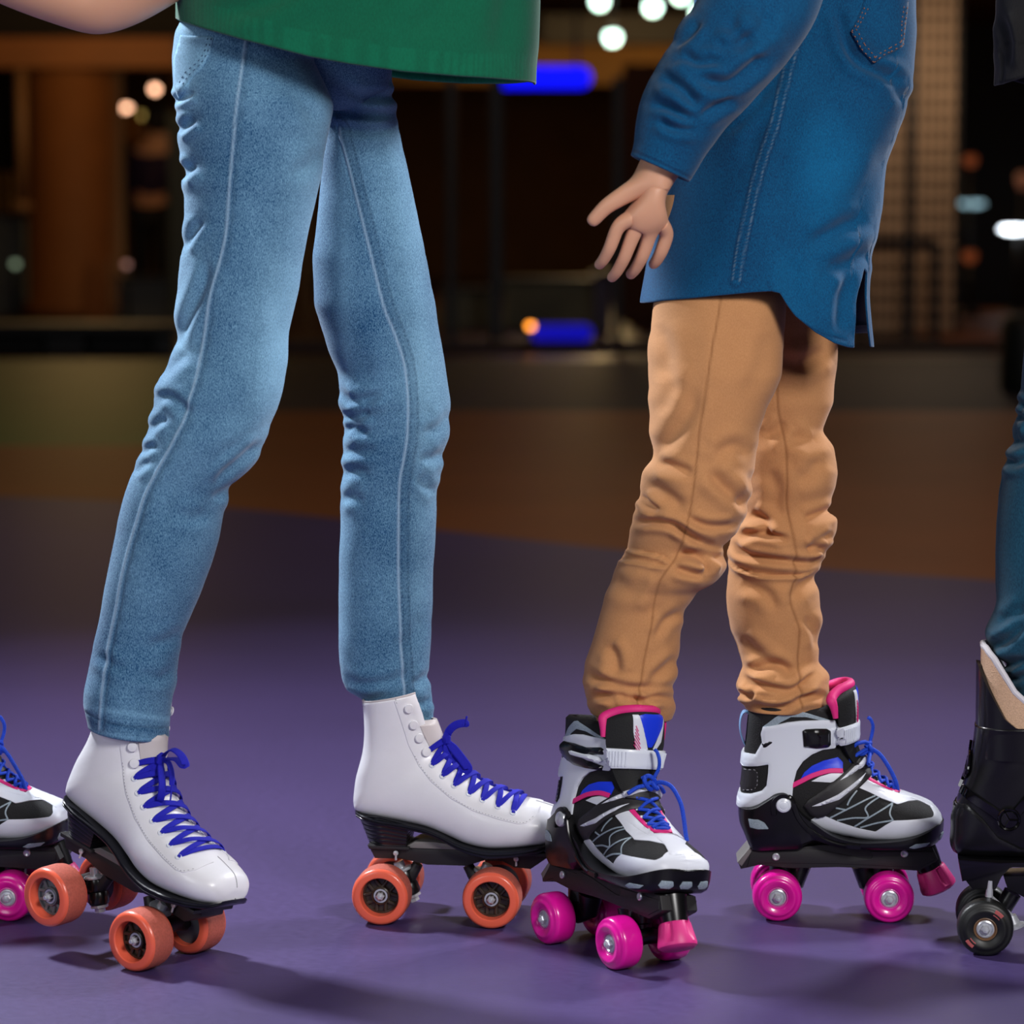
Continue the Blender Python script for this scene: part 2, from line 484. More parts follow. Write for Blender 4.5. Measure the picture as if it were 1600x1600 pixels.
# hanging pipe beside the pillar
a = PW(33, 106, 19.9); b_ = PW(36, 318, 19.9)
bm = bmesh.new(); bm_cyl(bm, a, b_, .045, 16); bm_lathe(bm, [(.001, 0), (.07, 0), (.075, .05), (.05, .09), (.001, .09)], b_ - np.array([0, 0, .07]), (0, 0, 1), 20)
tag(from_bm('hanging_pipe', bm, None, mat('beige_pipe', (128, 92, 62), .6)), 'beige pipe hanging down along the left edge of the round pillar', 'pipe')
o = wbox('wall_panel', -120, 20, 268, 335, 22, .1, B_YEL); tag(o, 'mustard yellow panel above the grey counter left of the pillar', 'panel')
o = wbox('wall_panel', -60, 26, 100, 272, 22.4, .1, mat('olive_dark', (38, 34, 12), .8)); tag(o, 'dark olive panel above the mustard panel at the left edge', 'panel')
def counter(x0, x1, y0, Y, m, label):
    t = empty('service_counter', loc=(PW((x0 + x1) / 2, y0, Y)[0], Y, 0))
    o1 = wbox('counter_front', x0, x1, y0, 500, Y, .5, m, ground=True, parent=None)
    o2 = wbox('counter_top', x0 - 6, x1 + 6, y0 - 5, y0 + 1, Y - .05, .62, B_BLACK, parent=None)
    for o in (o1, o2): o.parent = t; o.matrix_parent_inverse = Matrix.Translation(-t.location)
    tag(t, label, 'counter'); return t
counter(-90, 40, 338, 21.0, B_GREY, 'grey counter at the left edge behind the pillar')
counter(184, 300, 437, 18.6, B_GREY, 'low grey-green counter between the pillar and the near jeans')
counter(690, 770, 455, 17.9, B_OLIVE, 'narrow olive counter just right of the far blue-jeaned leg')
counter(788, 928, 440, 18.0, B_OLIVE, 'wide olive counter behind the lower blue bar')
counter(930, 955, 430, 17.2, mat('lilac_panel', (96, 92, 118), .6), 'narrow lilac-grey counter right of the lower blue bar')
# light vertical post left of jeans
o = wbox('post', 262, 300, 180, 520, 18.2, .1, mat('sage_post', (100, 104, 84), .6), ground=True); tag(o, 'pale sage post showing along the back of the light blue jeans', 'post')
# bench at left
t = empty('bench', loc=(PW(100, 540, 13.9)[0], 13.9, 0))
o = wbox('seat', -160, 276, 506, 524, 13.6, .5, B_BLACK, bevel=.02); o2 = wbox('leg', -150, -120, 520, 556, 13.7, .3, B_BLACK, ground=True); o3 = wbox('leg', 70, 130, 520, 556, 13.7, .3, B_BLACK, ground=True); o4 = wbox('leg', 240, 270, 520, 556, 13.7, .3, B_BLACK, ground=True)
o5 = wbox('back_panel', -150, 272, 522, 556, 14.0, .05, mat('near_black', (12, 12, 12), .6), ground=True)
for q in (o, o2, o3, o4, o5): q.parent = t; q.matrix_parent_inverse = Matrix.Translation(-t.location)
tag(t, 'long low black bench at the left end of the rink edge', 'bench')
# kerb along the rink edge
o = wbox('trim_5', 300, 2100, 534, 562, 14.0, .12, B_MAROON, ground=True); o['kind'] = 'structure'
# posts
for x0, x1, Y, lab in ((697, 712, 15.5, 'thin black post right of the far blue-jeaned leg'), (765, 786, 16, 'black post left of the small orange lamp'), (958, 972, 16, 'black post just left of the tan trousers')):
    o = wbox('post', x0, x1, 120, 530, Y, .06, B_BLACK, ground=True); tag(o, lab, 'post')
o = wbox('pillar', 975, 1045, 100, 520, 19.5, .3, mat('rust_brown', (80, 42, 18), .8), ground=True); tag(o, 'square brown pillar behind the tan trousers', 'pillar')
o = wbox('pillar', 455, 482, 100, 520, 18.5, .3, mat('tan_post', (110, 76, 36), .8), ground=True); tag(o, 'slim tan pillar seen between the two light blue jeans legs', 'pillar')

def lamp_mat(name, c, s):
    m = bpy.data.materials.new(name); m.use_nodes = True
    b = m.node_tree.nodes['Principled BSDF']
    b.inputs['Base Color'].default_value = lin(c); b.inputs['Emission Color'].default_value = lin(c); b.inputs['Emission Strength'].default_value = s
    return m
# glowing blue bars added in place of scribbled-out signs
BLUE_BAR = lamp_mat('blue_bar_glow', (2, 18, 255), 1.25)
BLUE_BAR2 = lamp_mat('dim_blue_bar_glow', (2, 6, 190), .62)
def sign(x0, x1, y0, y1, Y, m, label):
    a = PW(x0, y0, Y); b = PW(x1, y1, Y)
    w, h = b[0] - a[0], a[2] - b[2]
    bm = bmesh.new()
    r = h / 2; P = []
    for k in range(13): P.append((w / 2 - r + r * math.sin(math.pi * k / 12), r * math.cos(math.pi * k / 12)))
    for k in range(13): P.append((-w / 2 + r - r * math.sin(math.pi * k / 12), -r * math.cos(math.pi * k / 12)))
    bm_prism(bm, P, -.04, .04, .01)
    o = from_bm('glowing_bar', bm, None, m, smooth=False); o.location = ((a[0] + b[0]) / 2, Y, (a[2] + b[2]) / 2)
    for k, xx in enumerate((-w * .35, w * .35)):
        b2 = bmesh.new()
        bm_cyl(b2, (xx, 0, h * .45), (xx, 0, 3.4 - o.location.z), .012, 8) if o.location.z > 1.2 else bm_cyl(b2, (xx, 0, -h * .45), (xx, 0, -o.location.z), .02, 8)
        from_bm('support_rod', b2, o, B_BLACK)
    tag(o, label, 'sign')
sign(770, 924, 104, 138, 19.5, BLUE_BAR, 'bright blue glowing bar standing in for a scribbled-out sign, high up beside the green sweater')
sign(828, 926, 507, 533, 14.3, BLUE_BAR2, 'deep blue glowing bar standing in for a scribbled-out sign, low down beside the small orange lamp')

# ceiling lamps and small lights
LG = lamp_mat('green_white_lamp', (215, 255, 235), 7)
def bulb(px, py, Y, d, m, label, group=None, name='ceiling_lamp', sx=1.0):
    P = PW(px, py, Y)
    bm = bmesh.new()
    n = 24
    bm_lathe(bm, [(.0001, -d / 2), (d * .3, -d * .43), (d * .5, -d * .1), (d * .5, d * .1), (d * .4, d * .3), (.0001, d * .35)], (0, 0, 0), (0, 0, 1), n)
    if sx != 1: bmesh.ops.scale(bm, vec=(sx, 1, 1), verts=bm.verts)
    t = from_bm(name, bm, None, m); t.location = P
    tag(t, label, 'lamp', group)
    top = 3.4 - P[2] if P[2] > 1.9 else 0
    if not top:
        b2 = bmesh.new(); bm_cyl(b2, (0, 0, -d * .3), (0, 0, -P[2] + .02), .012, 8); bm_cyl(b2, (0, 0, -P[2] + .02), (0, 0, -P[2]), .10, 20)
        from_bm('stand', b2, t, B_BLACK)
    else:
        b2 = bmesh.new(); bm_cyl(b2, (0, 0, d * .3), (0, 0, top), .012, 8)
        from_bm('lamp_stem', b2, t, B_BLACK)
    return t
for px, py, l in ((957, 58, 'round white ceiling lamp hanging lowest, clear of the others'), (1020, 11, 'round white ceiling lamp nearly touching the top edge, right of centre gap'), (937, 2, 'white ceiling lamp cut by the top edge nearest the green sweater'), (1094, 20, 'white ceiling lamp half hidden behind the denim sleeve'), (1064, -8, 'white ceiling lamp barely dipping into the top edge')):
    bulb(px, py, 25, .15, LG, l, 'ceiling lamps')
LW = lamp_mat('warm_lamp', (255, 190, 150), 5.0)
LY = lamp_mat('dim_yellow_lamp', (200, 170, 90), 1.6)
bulb(263, 91, 25, .10, lamp_mat('pale_green_lamp', (225, 240, 200), 7), 'pale round lamp peeking out from the back of the light jeans')
bulb(242, 139, 25, .085, LW, 'warm peach lamp right of the pillar, second from the jeans')
bulb(190, 168, 25, .075, LW, 'wide peach lamp touching the upper right of the pillar', sx=2.6)
bulb(225, 180, 25, .08, LY, 'dim yellow lamp below the peach ones beside the pillar')
bulb(24, 412, 20.7, .06, lamp_mat('dim_green_lamp', (150, 170, 140), 1.0), 'dim greenish light on the counter at the left edge', name='small_light')
bulb(198, 413, 18.2, .05, lamp_mat('dim_pink_lamp', (190, 140, 130), .8), 'dim pinkish light at the right foot of the pillar', name='small_light')
bulb(829, 509, 14.0, .045, lamp_mat('orange_lamp', (255, 150, 50), 5.5), 'small orange lamp touching the lower blue bar', name='small_light')
bulb(1590, 358, 22, .07, lamp_mat('cool_lamp', (235, 245, 255), 9.0), 'bright white tube light at the right edge', name='tube_light', sx=4.5)
bulb(1518, 318, 22, .06, lamp_mat('dim_cool_lamp', (120, 150, 160), 2.2), 'dim bluish tube light right of the lattice screen', name='tube_light', sx=4.0)
LR = lamp_mat('faint_rust_lamp', (140, 70, 40), .5)
bulb(1516, 250, 21.4, .12, LR, 'faint rust-coloured light above the bluish tube light', name='small_light')
bulb(1515, 400, 20.8, .12, LR, 'faint rust-coloured light below the bluish tube light', name='small_light')
bulb(1598, 280, 21.4, .18, lamp_mat('faint_brown_lamp', (130, 80, 60), .45), 'faint brown light above the bright tube at the right edge', name='small_light', sx=.6)
o = wbox('wall_panel', 262, 300, 100, 140, 24, .1, B_YEL); tag(o, 'mustard patch of wall high up beside the jeans pocket', 'panel')
o = wbox('wall_panel', 170, 262, 178, 222, 26, .1, mat('amber_panel', (150, 92, 20), .8)); tag(o, 'amber wall panel under the lamps right of the pillar', 'panel')

# lattice screen
t = empty('lattice_screen', loc=(PW(1420, 300, 17)[0], 17, 0))
a = PW(1325, 0, 17); b_ = PW(1496, 520, 17)
bm = bmesh.new(); bm_box(bm, ((a[0] + b_[0]) / 2, 17.22, 1.55), (b_[0] - a[0], .04, 3.1))
bk = from_bm('back_board', bm, None, mat('khaki_board', (44, 38, 24), .7), smooth=False)
bm = bmesh.new()
x = a[0]
while x < b_[0]:
    bm_box(bm, (x, 17.10, 1.55), (.026, .02, 3.1)); x += .0595
z = .06
while z < 3.1:
    bm_box(bm, ((a[0] + b_[0]) / 2, 17.07, z), (b_[0] - a[0], .02, .05)); z += .117
lt = from_bm('lattice', bm, None, B_CREAM, smooth=False)
bm = bmesh.new()
for px, w in ((1424, .055), (1496, .03)):
    q = PW(px, 300, 17)[0]; bm_box(bm, (q, 17.0, 1.55), (w, .05, 3.1))
fr = from_bm('frame', bm, None, B_BLACK, smooth=False)
for o in (bk, lt, fr): o.parent = t; o.matrix_parent_inverse = Matrix.Translation(-t.location)
tag(t, 'tall cream lattice screen behind the denim shirt', 'screen')
t = empty('railing', loc=(PW(1410, 400, 16)[0], 16, 0))
q1 = wbox('top_rail', 1330, 1462, 372, 386, 16, .05, B_BLACK)
qs = [q1] + [wbox('post', x, x + 13, 380, 530, 16, .05, B_BLACK, ground=True) for x in (1340, 1412, 1456)]
for o in qs: o.parent = t; o.matrix_parent_inverse = Matrix.Translation(-t.location)
tag(t, 'black railing in front of the lattice screen', 'railing')
o = wbox('partition', 1499, 1800, 40, 520, 23, .1, B_DARK, ground=True); tag(o, 'dark partition wall right of the lattice screen', 'partition')
# dark padded stool at the right edge
bm = bmesh.new(); bm_lathe(bm, [(.001, 0), (.14, 0), (.15, .03), (.15, .30), (.14, .34), (.10, .36), (.001, .365)], (0, 0, 0), (0, 0, 1), 36)
o = from_bm('stool', bm, None, mat('dark_green_vinyl', (14, 20, 16), .5)); q = PZ(1612, 612); o.location = (q.x, q.y, 0)
tag(o, 'dark green round padded stool at the right edge on the grey floor', 'stool')
# ------------------------------------------------------------------ skate building kit (metres, x to the toe, z up)
def ring_section(F, B, w, n=96, eF=0.85, eB=0.5, k=0.8):
    """closed ring between front/top point F and back/bottom point B (xz), half width w"""
    out = np.zeros((n, 3))
    for i in range(n):
        a = 2 * math.pi * i / n
        c = math.cos(a); s = math.sin(a)
        t = ((1 - c) / 2) ** k
        e = eF + (eB - eF) * t
        y = w * math.copysign(abs(s) ** e, s)
        out[i] = (F[0] + (B[0] - F[0]) * t, y, F[1] + (B[1] - F[1]) * t)
    return out

def boot_surface(secs, rows=170, n=112, lip=0.004, depth=0.03):
    """secs: (Fx,Fz,Bx,Bz,w,eF,eB,k) in metres; last one is the open top"""
    S = catmull(np.array(secs), rows)
    S[:, 4] = np.maximum(S[:, 4], 0.0008)
    R = [ring_section(s[:2], s[2:4], s[4], n, s[5], s[6], s[7]) for s in S]
    top = R[-1]; c = top.mean(0)
    def inset(r, d, dz):
        q = r - c; L = np.linalg.norm(q[:, :2], axis=1, keepdims=True)
        o = r.copy(); o[:, :2] -= q[:, :2] / L * d; o[:, 2] += dz
        return o
    R += [inset(top, lip * .3, lip * .35), inset(top, lip * .7, lip * .35), inset(top, lip, 0), inset(top, lip + depth * .25, -depth)]
    return np.array(R)

def bvh_of(V):
    R, C = V.shape[:2]
    vs = [Vector(v) for v in V.reshape(-1, 3)]
    fs = [(i * C + j, i * C + (j + 1) % C, (i + 1) * C + (j + 1) % C, (i + 1) * C + j) for i in range(R - 1) for j in range(C)]
    return vs, fs

def make_bvh(*Vs):
    vs, fs = [], []
    for V in Vs:
        a, b = bvh_of(V)
        o = len(vs); vs += a; fs += [tuple(i + o for i in f) for f in b]
    return BVHTree.FromPolygons(vs, fs)

def smoothpath(P, n, it=3):
    A = catmull(P, n)
    for _ in range(it * 3): A[1:-1] = (A[:-2] + A[1:-1] * 2 + A[2:]) / 4
    return A

class Proj:
    def __init__(s, O, ex, ey, d): s.O, s.ex, s.ey, s.d = Vector(O), Vector(ex), Vector(ey), Vector(d).normalized()
SIDE = {-1: Proj((0, 0, 0), (1, 0, 0), (0, 0, 1), (0, 1, 0)), 1: Proj((0, 0, 0), (1, 0, 0), (0, 0, 1), (0, -1, 0))}

def hit(bvh, pr, a, b):
    o = pr.O + pr.ex * a + pr.ey * b
    h = bvh.ray_cast(o - pr.d * 0.3, pr.d, 0.6)
    if h[0] is None:
        h = bvh.find_nearest(o)
    n = h[1].normalized()
    if n.dot(pr.d) > 0.3: n = -n
    return h[0], n

def bm_panel(bm, bvh, pr, poly, t, step=0.0022, smooth=0, inner=-0.0006, bulge=0.0, taper=True):
    """polygon of the projection plane laid on the surface as a sheet t thick"""
    P = [Vector(p) for p in poly]
    if smooth: P = [Vector(p) for p in catmull(poly, smooth, True)]
    B = resample([tuple(p) for p in P], step * 0.7, True)
    # rounded edge: inner ring a little inside
    x0, y0 = B.min(0); x1, y1 = B.max(0)
    gx, gy = np.meshgrid(np.arange(x0 + step / 2, x1, step), np.arange(y0 + step / 2, y1, step))
    G = np.stack([gx.ravel(), gy.ravel()], -1)
    # keep grid points well inside
    def inside(Q, Pg):
        x, y = Q[:, 0][:, None], Q[:, 1][:, None]
        a = Pg; b_ = np.roll(Pg, -1, 0)
        c = ((a[:, 1] > y) != (b_[:, 1] > y)) & (x < (b_[:, 0] - a[:, 0]) * (y - a[:, 1]) / (b_[:, 1] - a[:, 1] + 1e-15) + a[:, 0])
        return c.sum(1) % 2 == 1
    if len(G):
        d = np.sqrt(((G[:, None] - B[None]) ** 2).sum(-1)).min(1)
        keep = inside(G, B) & (d > step * 0.55)
        G = G[keep]; d = d[keep]
    else: d = np.zeros(0)
    pts = [Vector((float(a), float(b))) for a, b in np.vstack([B, G])] if len(G) else [Vector((float(a), float(b))) for a, b in B]
    nb = len(B)
    res = geometry.delaunay_2d_cdt(pts, [], [list(range(nb))], 1, 1e-7)
    vs2, faces = res[0], res[2]
    dist = {}
    V3 = []
    for i, p in enumerate(vs2):
        h, n = hit(bvh, pr, p.x, p.y)
        src = res[3][i][0] if res[3][i] else 0
        edge = src < nb
        dd = 0 if edge else d[src - nb]
        tt = t * (0.72 if edge and taper else 1.0) + bulge * min(1, dd / 0.008) ** 0.6
        V3.append((bm.verts.new(h + n * tt), h, n, edge, src))
    for f in faces:
        try: bm.faces.new([V3[i][0] for i in f])
        except ValueError: pass
    m = {}
    for v, h, n, e, src in V3:
        if e: m[src] = (v, bm.verts.new(h + n * inner))
    ks = sorted(m)
    for i, k in enumerate(ks):
        k2 = ks[(i + 1) % len(ks)]
        try: bm.faces.new((m[k][0], m[k2][0], m[k2][1], m[k][1]))
        except ValueError: pass

def bm_dash(bm, bvh, pr, line, r=0.0004, dash=0.0024, gap=0.0012, lift=0.0003, smooth=0):
    L = catmull(line, smooth) if smooth else np.array(line, float)
    L = resample(L, 0.0012)
    d = 0.0; run = []
    step = 0.0012
    for p in L:
        ph = d % (dash + gap) if gap else 0
        if ph < dash or not gap:
            h, n = hit(bvh, pr, p[0], p[1]); run.append(h + n * lift)
        else:
            if len(run) > 1: bm_tube(bm, run, r, 5)
            run = []
        d += step
    if len(run) > 1: bm_tube(bm, run, r, 5)

def bm_strip(bm, bvh, pr, line, width, thick=0.0008, lift=0.0006, smooth=0):
    L = catmull(line, smooth) if smooth else np.array(line, float)
    L = resample(L, 0.002)
    ps, ns = [], []
    for p in L:
        h, n = hit(bvh, pr, p[0], p[1]); ps.append(h + n * lift); ns.append(tuple(n))
    bm_ribbon(bm, ps, ns, width, thick)

MESHES = {}
def part(key, name, parent, build, mats, smooth=True, auto=35):
    """mesh data is made once and shared by every copy"""
    if hasattr(build, 'one'):
        os_ = [part(key + 'lr'[s > 0], name, parent, (lambda bm, s=s: build.one(bm, s)), mats, smooth, auto) for s in (-1, 1)]
        return os_[0]
    if key in MESHES:
        o = bpy.data.objects.new(name, MESHES[key]); COL.objects.link(o); o.parent = parent
        return o
    bm = bmesh.new(); build(bm)
    o = from_bm(name, bm, parent, mats, smooth, auto=auto)
    MESHES[key] = o.data
    return o

# ------------------------------------------------------------------ wheels
def wheel(key, parent, pos, R, W, kind, side, hubmat=None):
    """side -1: outer face looks to -y"""
    x, y = pos
    w = W / 2
    o = lambda r, h: (r, h)
    if kind == 'flat':
        def b1(bm):
            prof = [(R * .64, -w + .011), (R * .66, -w + .0012), (R * .69, -w), (R * .86, -w), (R * .93, -w + .0012), (R * .975, -w + .004), (R, -w + .009), (R, w - .009), (R * .975, w - .004), (R * .93, w - .0012), (R * .86, w), (R * .69, w), (R * .66, w - .0012), (R * .64, w - .011)]
            bm_lathe(bm, prof, (0, 0, 0), (0, 1, 0), 72, close=True)
        t = part(key + 'tyre', 'wheel', parent, b1, [M_ORANGE, M_ORTREAD])
        if not t.data.get('m'):
            t.data['m'] = 1
            for p in t.data.polygons:
                c = p.center
                if math.hypot(c.x, c.z) > R * .965: p.material_index = 1
        t.location = (x, y, R)
        def b2(bm):
            s = side
            bm_lathe(bm, [(R * .645, -.010 * s), (R * .645, s * (w - .0125)), (R * .57, s * (w - .012)), (R * .55, s * (w - .015)), (0.0001, s * (w - .015))], (0, 0, 0), (0, 1, 0), 60)
            for i in range(5):
                a = 2 * math.pi * i / 5 + .3
                for da in (-.36, .36):
                    p0 = Vector((math.cos(a) * R * .25, s * (w - .0145), math.sin(a) * R * .25))
                    p1 = Vector((math.cos(a + da) * R * .60, s * (w - .0135), math.sin(a + da) * R * .56))
                    bm_tube(bm, [p0, p1], .0021, 8)
            bm_lathe(bm, [(R * .31, s * (w - .017)), (R * .31, s * (w - .009)), (R * .27, s * (w - .008)), (R * .25, s * (w - .0095)), (.0001, s * (w - .0095))], (0, 0, 0), (0, 1, 0), 40)
            s = -side
            bm_lathe(bm, [(R * .645, 0), (R * .645, s * (w - .0125)), (0.0001, s * (w - .015))], (0, 0, 0), (0, 1, 0), 40)
        h = part(key + 'hub' + str(side) + (hubmat.name if hubmat else ''), 'hub', t, b2, [hubmat or M_HUB])
        def b3(bm):
            s = side
            bm_lathe(bm, [(.0078, s * (w - .0098)), (.0078, s * (w - .0086)), (.0058, s * (w - .0086)), (.0058, s * (w - .0096))], (0, 0, 0), (0, 1, 0), 32)
            bm_lathe(bm, [(.0047, s * (w - .010)), (.0047, s * (w - .0045)), (.0036, s * (w - .0035)), (.0001, s * (w - .0035))], (0, 0, 0), (0, 1, 0), 6)
            bm_lathe(bm, [(.0026, s * (w - .006)), (.0026, s * (w - .001)), (.0018, s * (w - .0003)), (.0001, s * (w - .0003))], (0, 0, 0), (0, 1, 0), 16)
        part(key + 'nut' + str(side), 'axle_nut', t, b3, [M_STEEL])
    else:
        tm, cm = (M_PINKW, M_PINKCORE) if kind == 'round' else (M_BLKWHEEL, M_BRONZE)
        def b1(bm):
            prof = [(R * .40, -w + .006), (R * .43, -w + .0035), (R * .60, -w + .0012), (R * .70, -w + .001), (R * .80, -w + .003), (R * .91, -w + .0042), (R * .975, -w + .0065), (R, -w + .0100), (R * 1.003, 0), (R, w - .0100), (R * .975, w - .0065), (R * .91, w - .0042), (R * .80, w - .003), (R * .70, w - .001), (R * .60, w - .0012), (R * .43, w - .0035), (R * .40, w - .006)]
            P = catmull(prof, 60)
            bm_lathe(bm, [tuple(p) for p in P], (0, 0, 0), (0, 1, 0), 72, close=True)
        t = part(key + 'tyre', 'wheel', parent, b1, [tm])
        t.location = (x, y, R)
        def b2(bm):
            for s in (side, -side):
                bm_lathe(bm, [(R * .42, 0), (R * .42, s * (w - .0042)), (R * .385, s * (w - .0038)), (R * .355, s * (w - .006)), (.0001, s * (w - .0075))], (0, 0, 0), (0, 1, 0), 48)
        part(key + 'hub' + str(side), 'hub', t, b2, [cm])
        def b3(bm):
            s = side
            bm_lathe(bm, [(.0095, s * (w - .0078)), (.0095, s * (w - .0048)), (.0080, s * (w - .004)), (.0068, s * (w - .0055))], (0, 0, 0), (0, 1, 0), 36)
            bm_lathe(bm, [(.0052, s * (w - .007)), (.0052, s * (w - .0015)), (.0040, s * (w - .0005)), (.0001, s * (w - .0005))], (0, 0, 0), (0, 1, 0), 6)
            bm_lathe(bm, [(.0027, s * (w - .005)), (.0027, s * (w + .001)), (.0001, s * (w + .0015))], (0, 0, 0), (0, 1, 0), 16)
        part(key + 'nut' + str(side), 'axle_nut', t, b3, [M_STEEL])
        if kind == 'black':
            def b4(bm):
                for a in (0.9, 3.9):
                    p = [Vector((math.cos(a + d) * R * .70, side * (w - .0016), math.sin(a + d) * R * .70)) for d in np.linspace(-.22, .22, 7)]
                    bm_ribbon(bm, p, (0, side, 0), .0075, .0012)
            part(key + 'scuff' + str(side), 'scuff_mark', t, b4, [M_SCUFF])
    return t

# ------------------------------------------------------------------ white high boot skate
def CA(p): return ((min(p[0], 1100) + max(0, p[0] - 1100) * .91 - 682) * .0001875, (1482 - p[1]) * .0001859)
def CAl(l): return [CA(p) for p in l]

def skate_white(mw, rear_hub=None, bow='side'):
    root = empty('roller_skate', mat=mw)
    K = 'A_'
    raw = [((1480, 925), (1482, 940), .001, .8, .5), ((1468, 865), (1474, 960), .018, .8, .5), ((1425, 808), (1430, 975), .0315, .8, .45),
           ((1345, 778), (1345, 995), .0405, .85, .38), ((1240, 752), (1240, 1008), .0455, .9, .36), ((1120, 726), (1120, 1022), .0465, .92, .36),
           ((1000, 690), (980, 1030), .0445, .95, .36), ((900, 640), (850, 1012), .041, .95, .4), ((815, 573), (730, 968), .0375, .95, .45),
           ((755, 515), (600, 922), .0355, .9, .5), ((708, 462), (440, 890), .0345, .88, .5), ((694, 440), (260, 864), .034, .86, .52), ((680, 415), (165, 838), .0335, .85, .55), ((668, 394), (144, 790), .0335, .82, .58),
           ((655, 366), (148, 715), .0335, .8, .6), ((632, 325), (162, 625), .0335, .78, .6), ((615, 275), (198, 490), .034, .75, .6),
           ((600, 225), (212, 380), .0355, .72, .62), ((585, 165), (212, 260), .038, .7, .65), ((563, 99), (203, 163), .041, .7, .65)]
    secs = []
    for F, B, w, eF, eB in raw:
        f, b = CA(F), CA(B)
        secs.append((f[0], f[1], b[0], b[1], w, eF, eB, .85))
    V = boot_surface(secs, 190, 120, lip=.0035, depth=.022)
    bvh = make_bvh(V[:-3])
    if K + 'boot' not in MESHES:
        me = grid_mesh('boot', V); me.materials.append(M_LEATHER); MESHES[K + 'boot'] = me
        # the throat above the knot is open
        bmx = bmesh.new(); bmx.from_mesh(me); bmx.verts.ensure_lookup_table()
        zc = CA((0, 385))[1]; r0 = min(i for i in range(len(V)) if V[i][0][2] > zc)
        dead = [bmx.verts[i * 120 + j % 120] for i in range(r0, len(V)) for j in range(-7, 8)]
        bmesh.ops.delete(bmx, geom=dead, context='VERTS'); bmx.to_mesh(me); bmx.free()
    boot = link('boot', MESHES[K + 'boot'], root)
    # quarter facing that carries the eyelets
    face = [(425, 130), (455, 122), (500, 114), (526, 118), (552, 152), (572, 220), (588, 285), (606, 340), (636, 395), (690, 462), (748, 530), (775, 565), (840, 633), (930, 685), (1040, 728), (1150, 757), (1225, 772),
            (1300, 772), (1285, 815), (1235, 848), (1180, 852), (1050, 828), (900, 787), (760, 717), (640, 622), (560, 530), (500, 405), (462, 262)]
    def bf(bm):
        for s in (-1, 1): bm_panel(bm, bvh, SIDE[s], CAl(face), .0013, .0026)
    part(K + 'facing', 'eyelet_facing', boot, bf, [M_LEATHER])
    def bs_(bm):
        st = [(432, 118), (468, 262), (506, 402), (566, 526), (645, 616), (764, 710), (902, 780), (1050, 820), (1180, 844), (1232, 840), (1280, 808)]
        for s in (-1, 1):
            bm_dash(bm, bvh, SIDE[s], CAl(st), .00028, .0022, .0014, .0013, 160)
            bm_dash(bm, bvh, SIDE[s], CAl([(215, 182), (330, 150), (420, 122)]), .00028, .0022, .0014, .0002)
        bm_dash(bm, bvh, Proj((0, 0, 0), (1, 0, 0), (0, 1, 0), (0, 0, -1)), [(CA((1262, 0))[0], 0), (CA((1400, 0))[0], .0004), (CA((1468, 0))[0], 0)], .0005, .1, 0, .0001)
    part(K + 'stitch', 'stitching', boot, bs_, [M_STITCH])
    def bb(bm):   # seam binding up the heel and round the rim
        for s in (-1, 1):
            P = []
            for p in [(205, 168), (214, 250), (214, 370), (200, 485), (163, 628), (147, 755), (160, 832)]:
                P.append(CA(p))
            L = catmull(P, 60)
            bm_tube(bm, [Vector((a[0] + .0004, s * .0016, a[1])) for a in L], .0011, 8)
        top = V[-4]
        bm_tube(bm, [Vector(p) + Vector((0, 0, .0004)) for p in list(top)[8:-7]], .0012, 8)
    part(K + 'binding', 'rim_binding', boot, bb, [M_TONGUE])
    # tongue rising inside the front
    def bt(bm):
        sp = catmull([CA(p) for p in [(745, 530), (722, 455), (695, 392), (670, 330), (648, 270), (632, 200), (620, 130), (616, 78)][:5]], 30)
        R = []
        for i, (x, z) in enumerate(sp):
            u = i / 29
            w = .018 + .007 * u if u < .9 else .0245 - .010 * (u - .9) / .1
            out, inn = [], []
            for a in np.linspace(-1, 1, 15):
                dx = -.016 * abs(a) ** 2.0
                out.append((x + dx, a * w, z))
                inn.append((x + dx - .003 - .001 * (1 - a * a), a * (w - .0015), z))
            R.append(out + inn[::-1])
        rings = [[bm.verts.new(p) for p in r] for r in R]
        n = len(rings[0])
        for A, B in zip(rings, rings[1:]):
            for i in range(n): bm.faces.new((A[i], A[(i + 1) % n], B[(i + 1) % n], B[i]))
        bm.faces.new(rings[0]); bm.faces.new(rings[-1][::-1])
    part(K + 'tongue' + bow, 'tongue', root, bt, [M_TONGUE])
    # sole, stacked heel
    def bsole(bm):
        xs = np.r_[np.linspace(150, 1470, 66), 1476, 1482, 1488, 1492]
        bot = catmull([(150, 838), (300, 868), (480, 896), (600, 921), (700, 956), (800, 1000), (900, 1024), (1000, 1033), (1150, 1021), (1300, 1000), (1430, 972), (1488, 935)], 200)
        rings = []
        for i, x in enumerate(xs):
            cy = np.interp(x, bot[:, 0], bot[:, 1])
            w = np.interp(x, [150, 165, 220, 340, 600, 800, 1000, 1150, 1300, 1400, 1450, 1478, 1492], [.004, .018, .030, .0345, .0335, .038, .0445, .047, .043, .0355, .0285, .0195, .003]) + .0012
            th = np.interp(x, [150, 700, 850, 1000, 1400, 1486], [26, 24, 34, 40, 28, 16])
            X, zt = CA((x, cy - 7)); zb = CA((x, cy + th))[1]
            ring = [(X, -w, zt - .001), (X, -w + .001, zt), (X, 0, zt), (X, w - .001, zt), (X, w, zt - .001), (X, w, (zt + zb) / 2 + .0006), (X, w - .0008, (zt + zb) / 2), (X, w, (zt + zb) / 2 - .0006), (X, w - .0005, zb + .001), (X, w - .003, zb), (X, 0, zb), (X, -w + .003, zb), (X, -w + .0005, zb + .001), (X, -w, (zt + zb) / 2 - .0006), (X, -w + .0008, (zt + zb) / 2), (X, -w, (zt + zb) / 2 + .0006)]
            rings.append([bm.verts.new(p) for p in ring])
        n = len(rings[0])
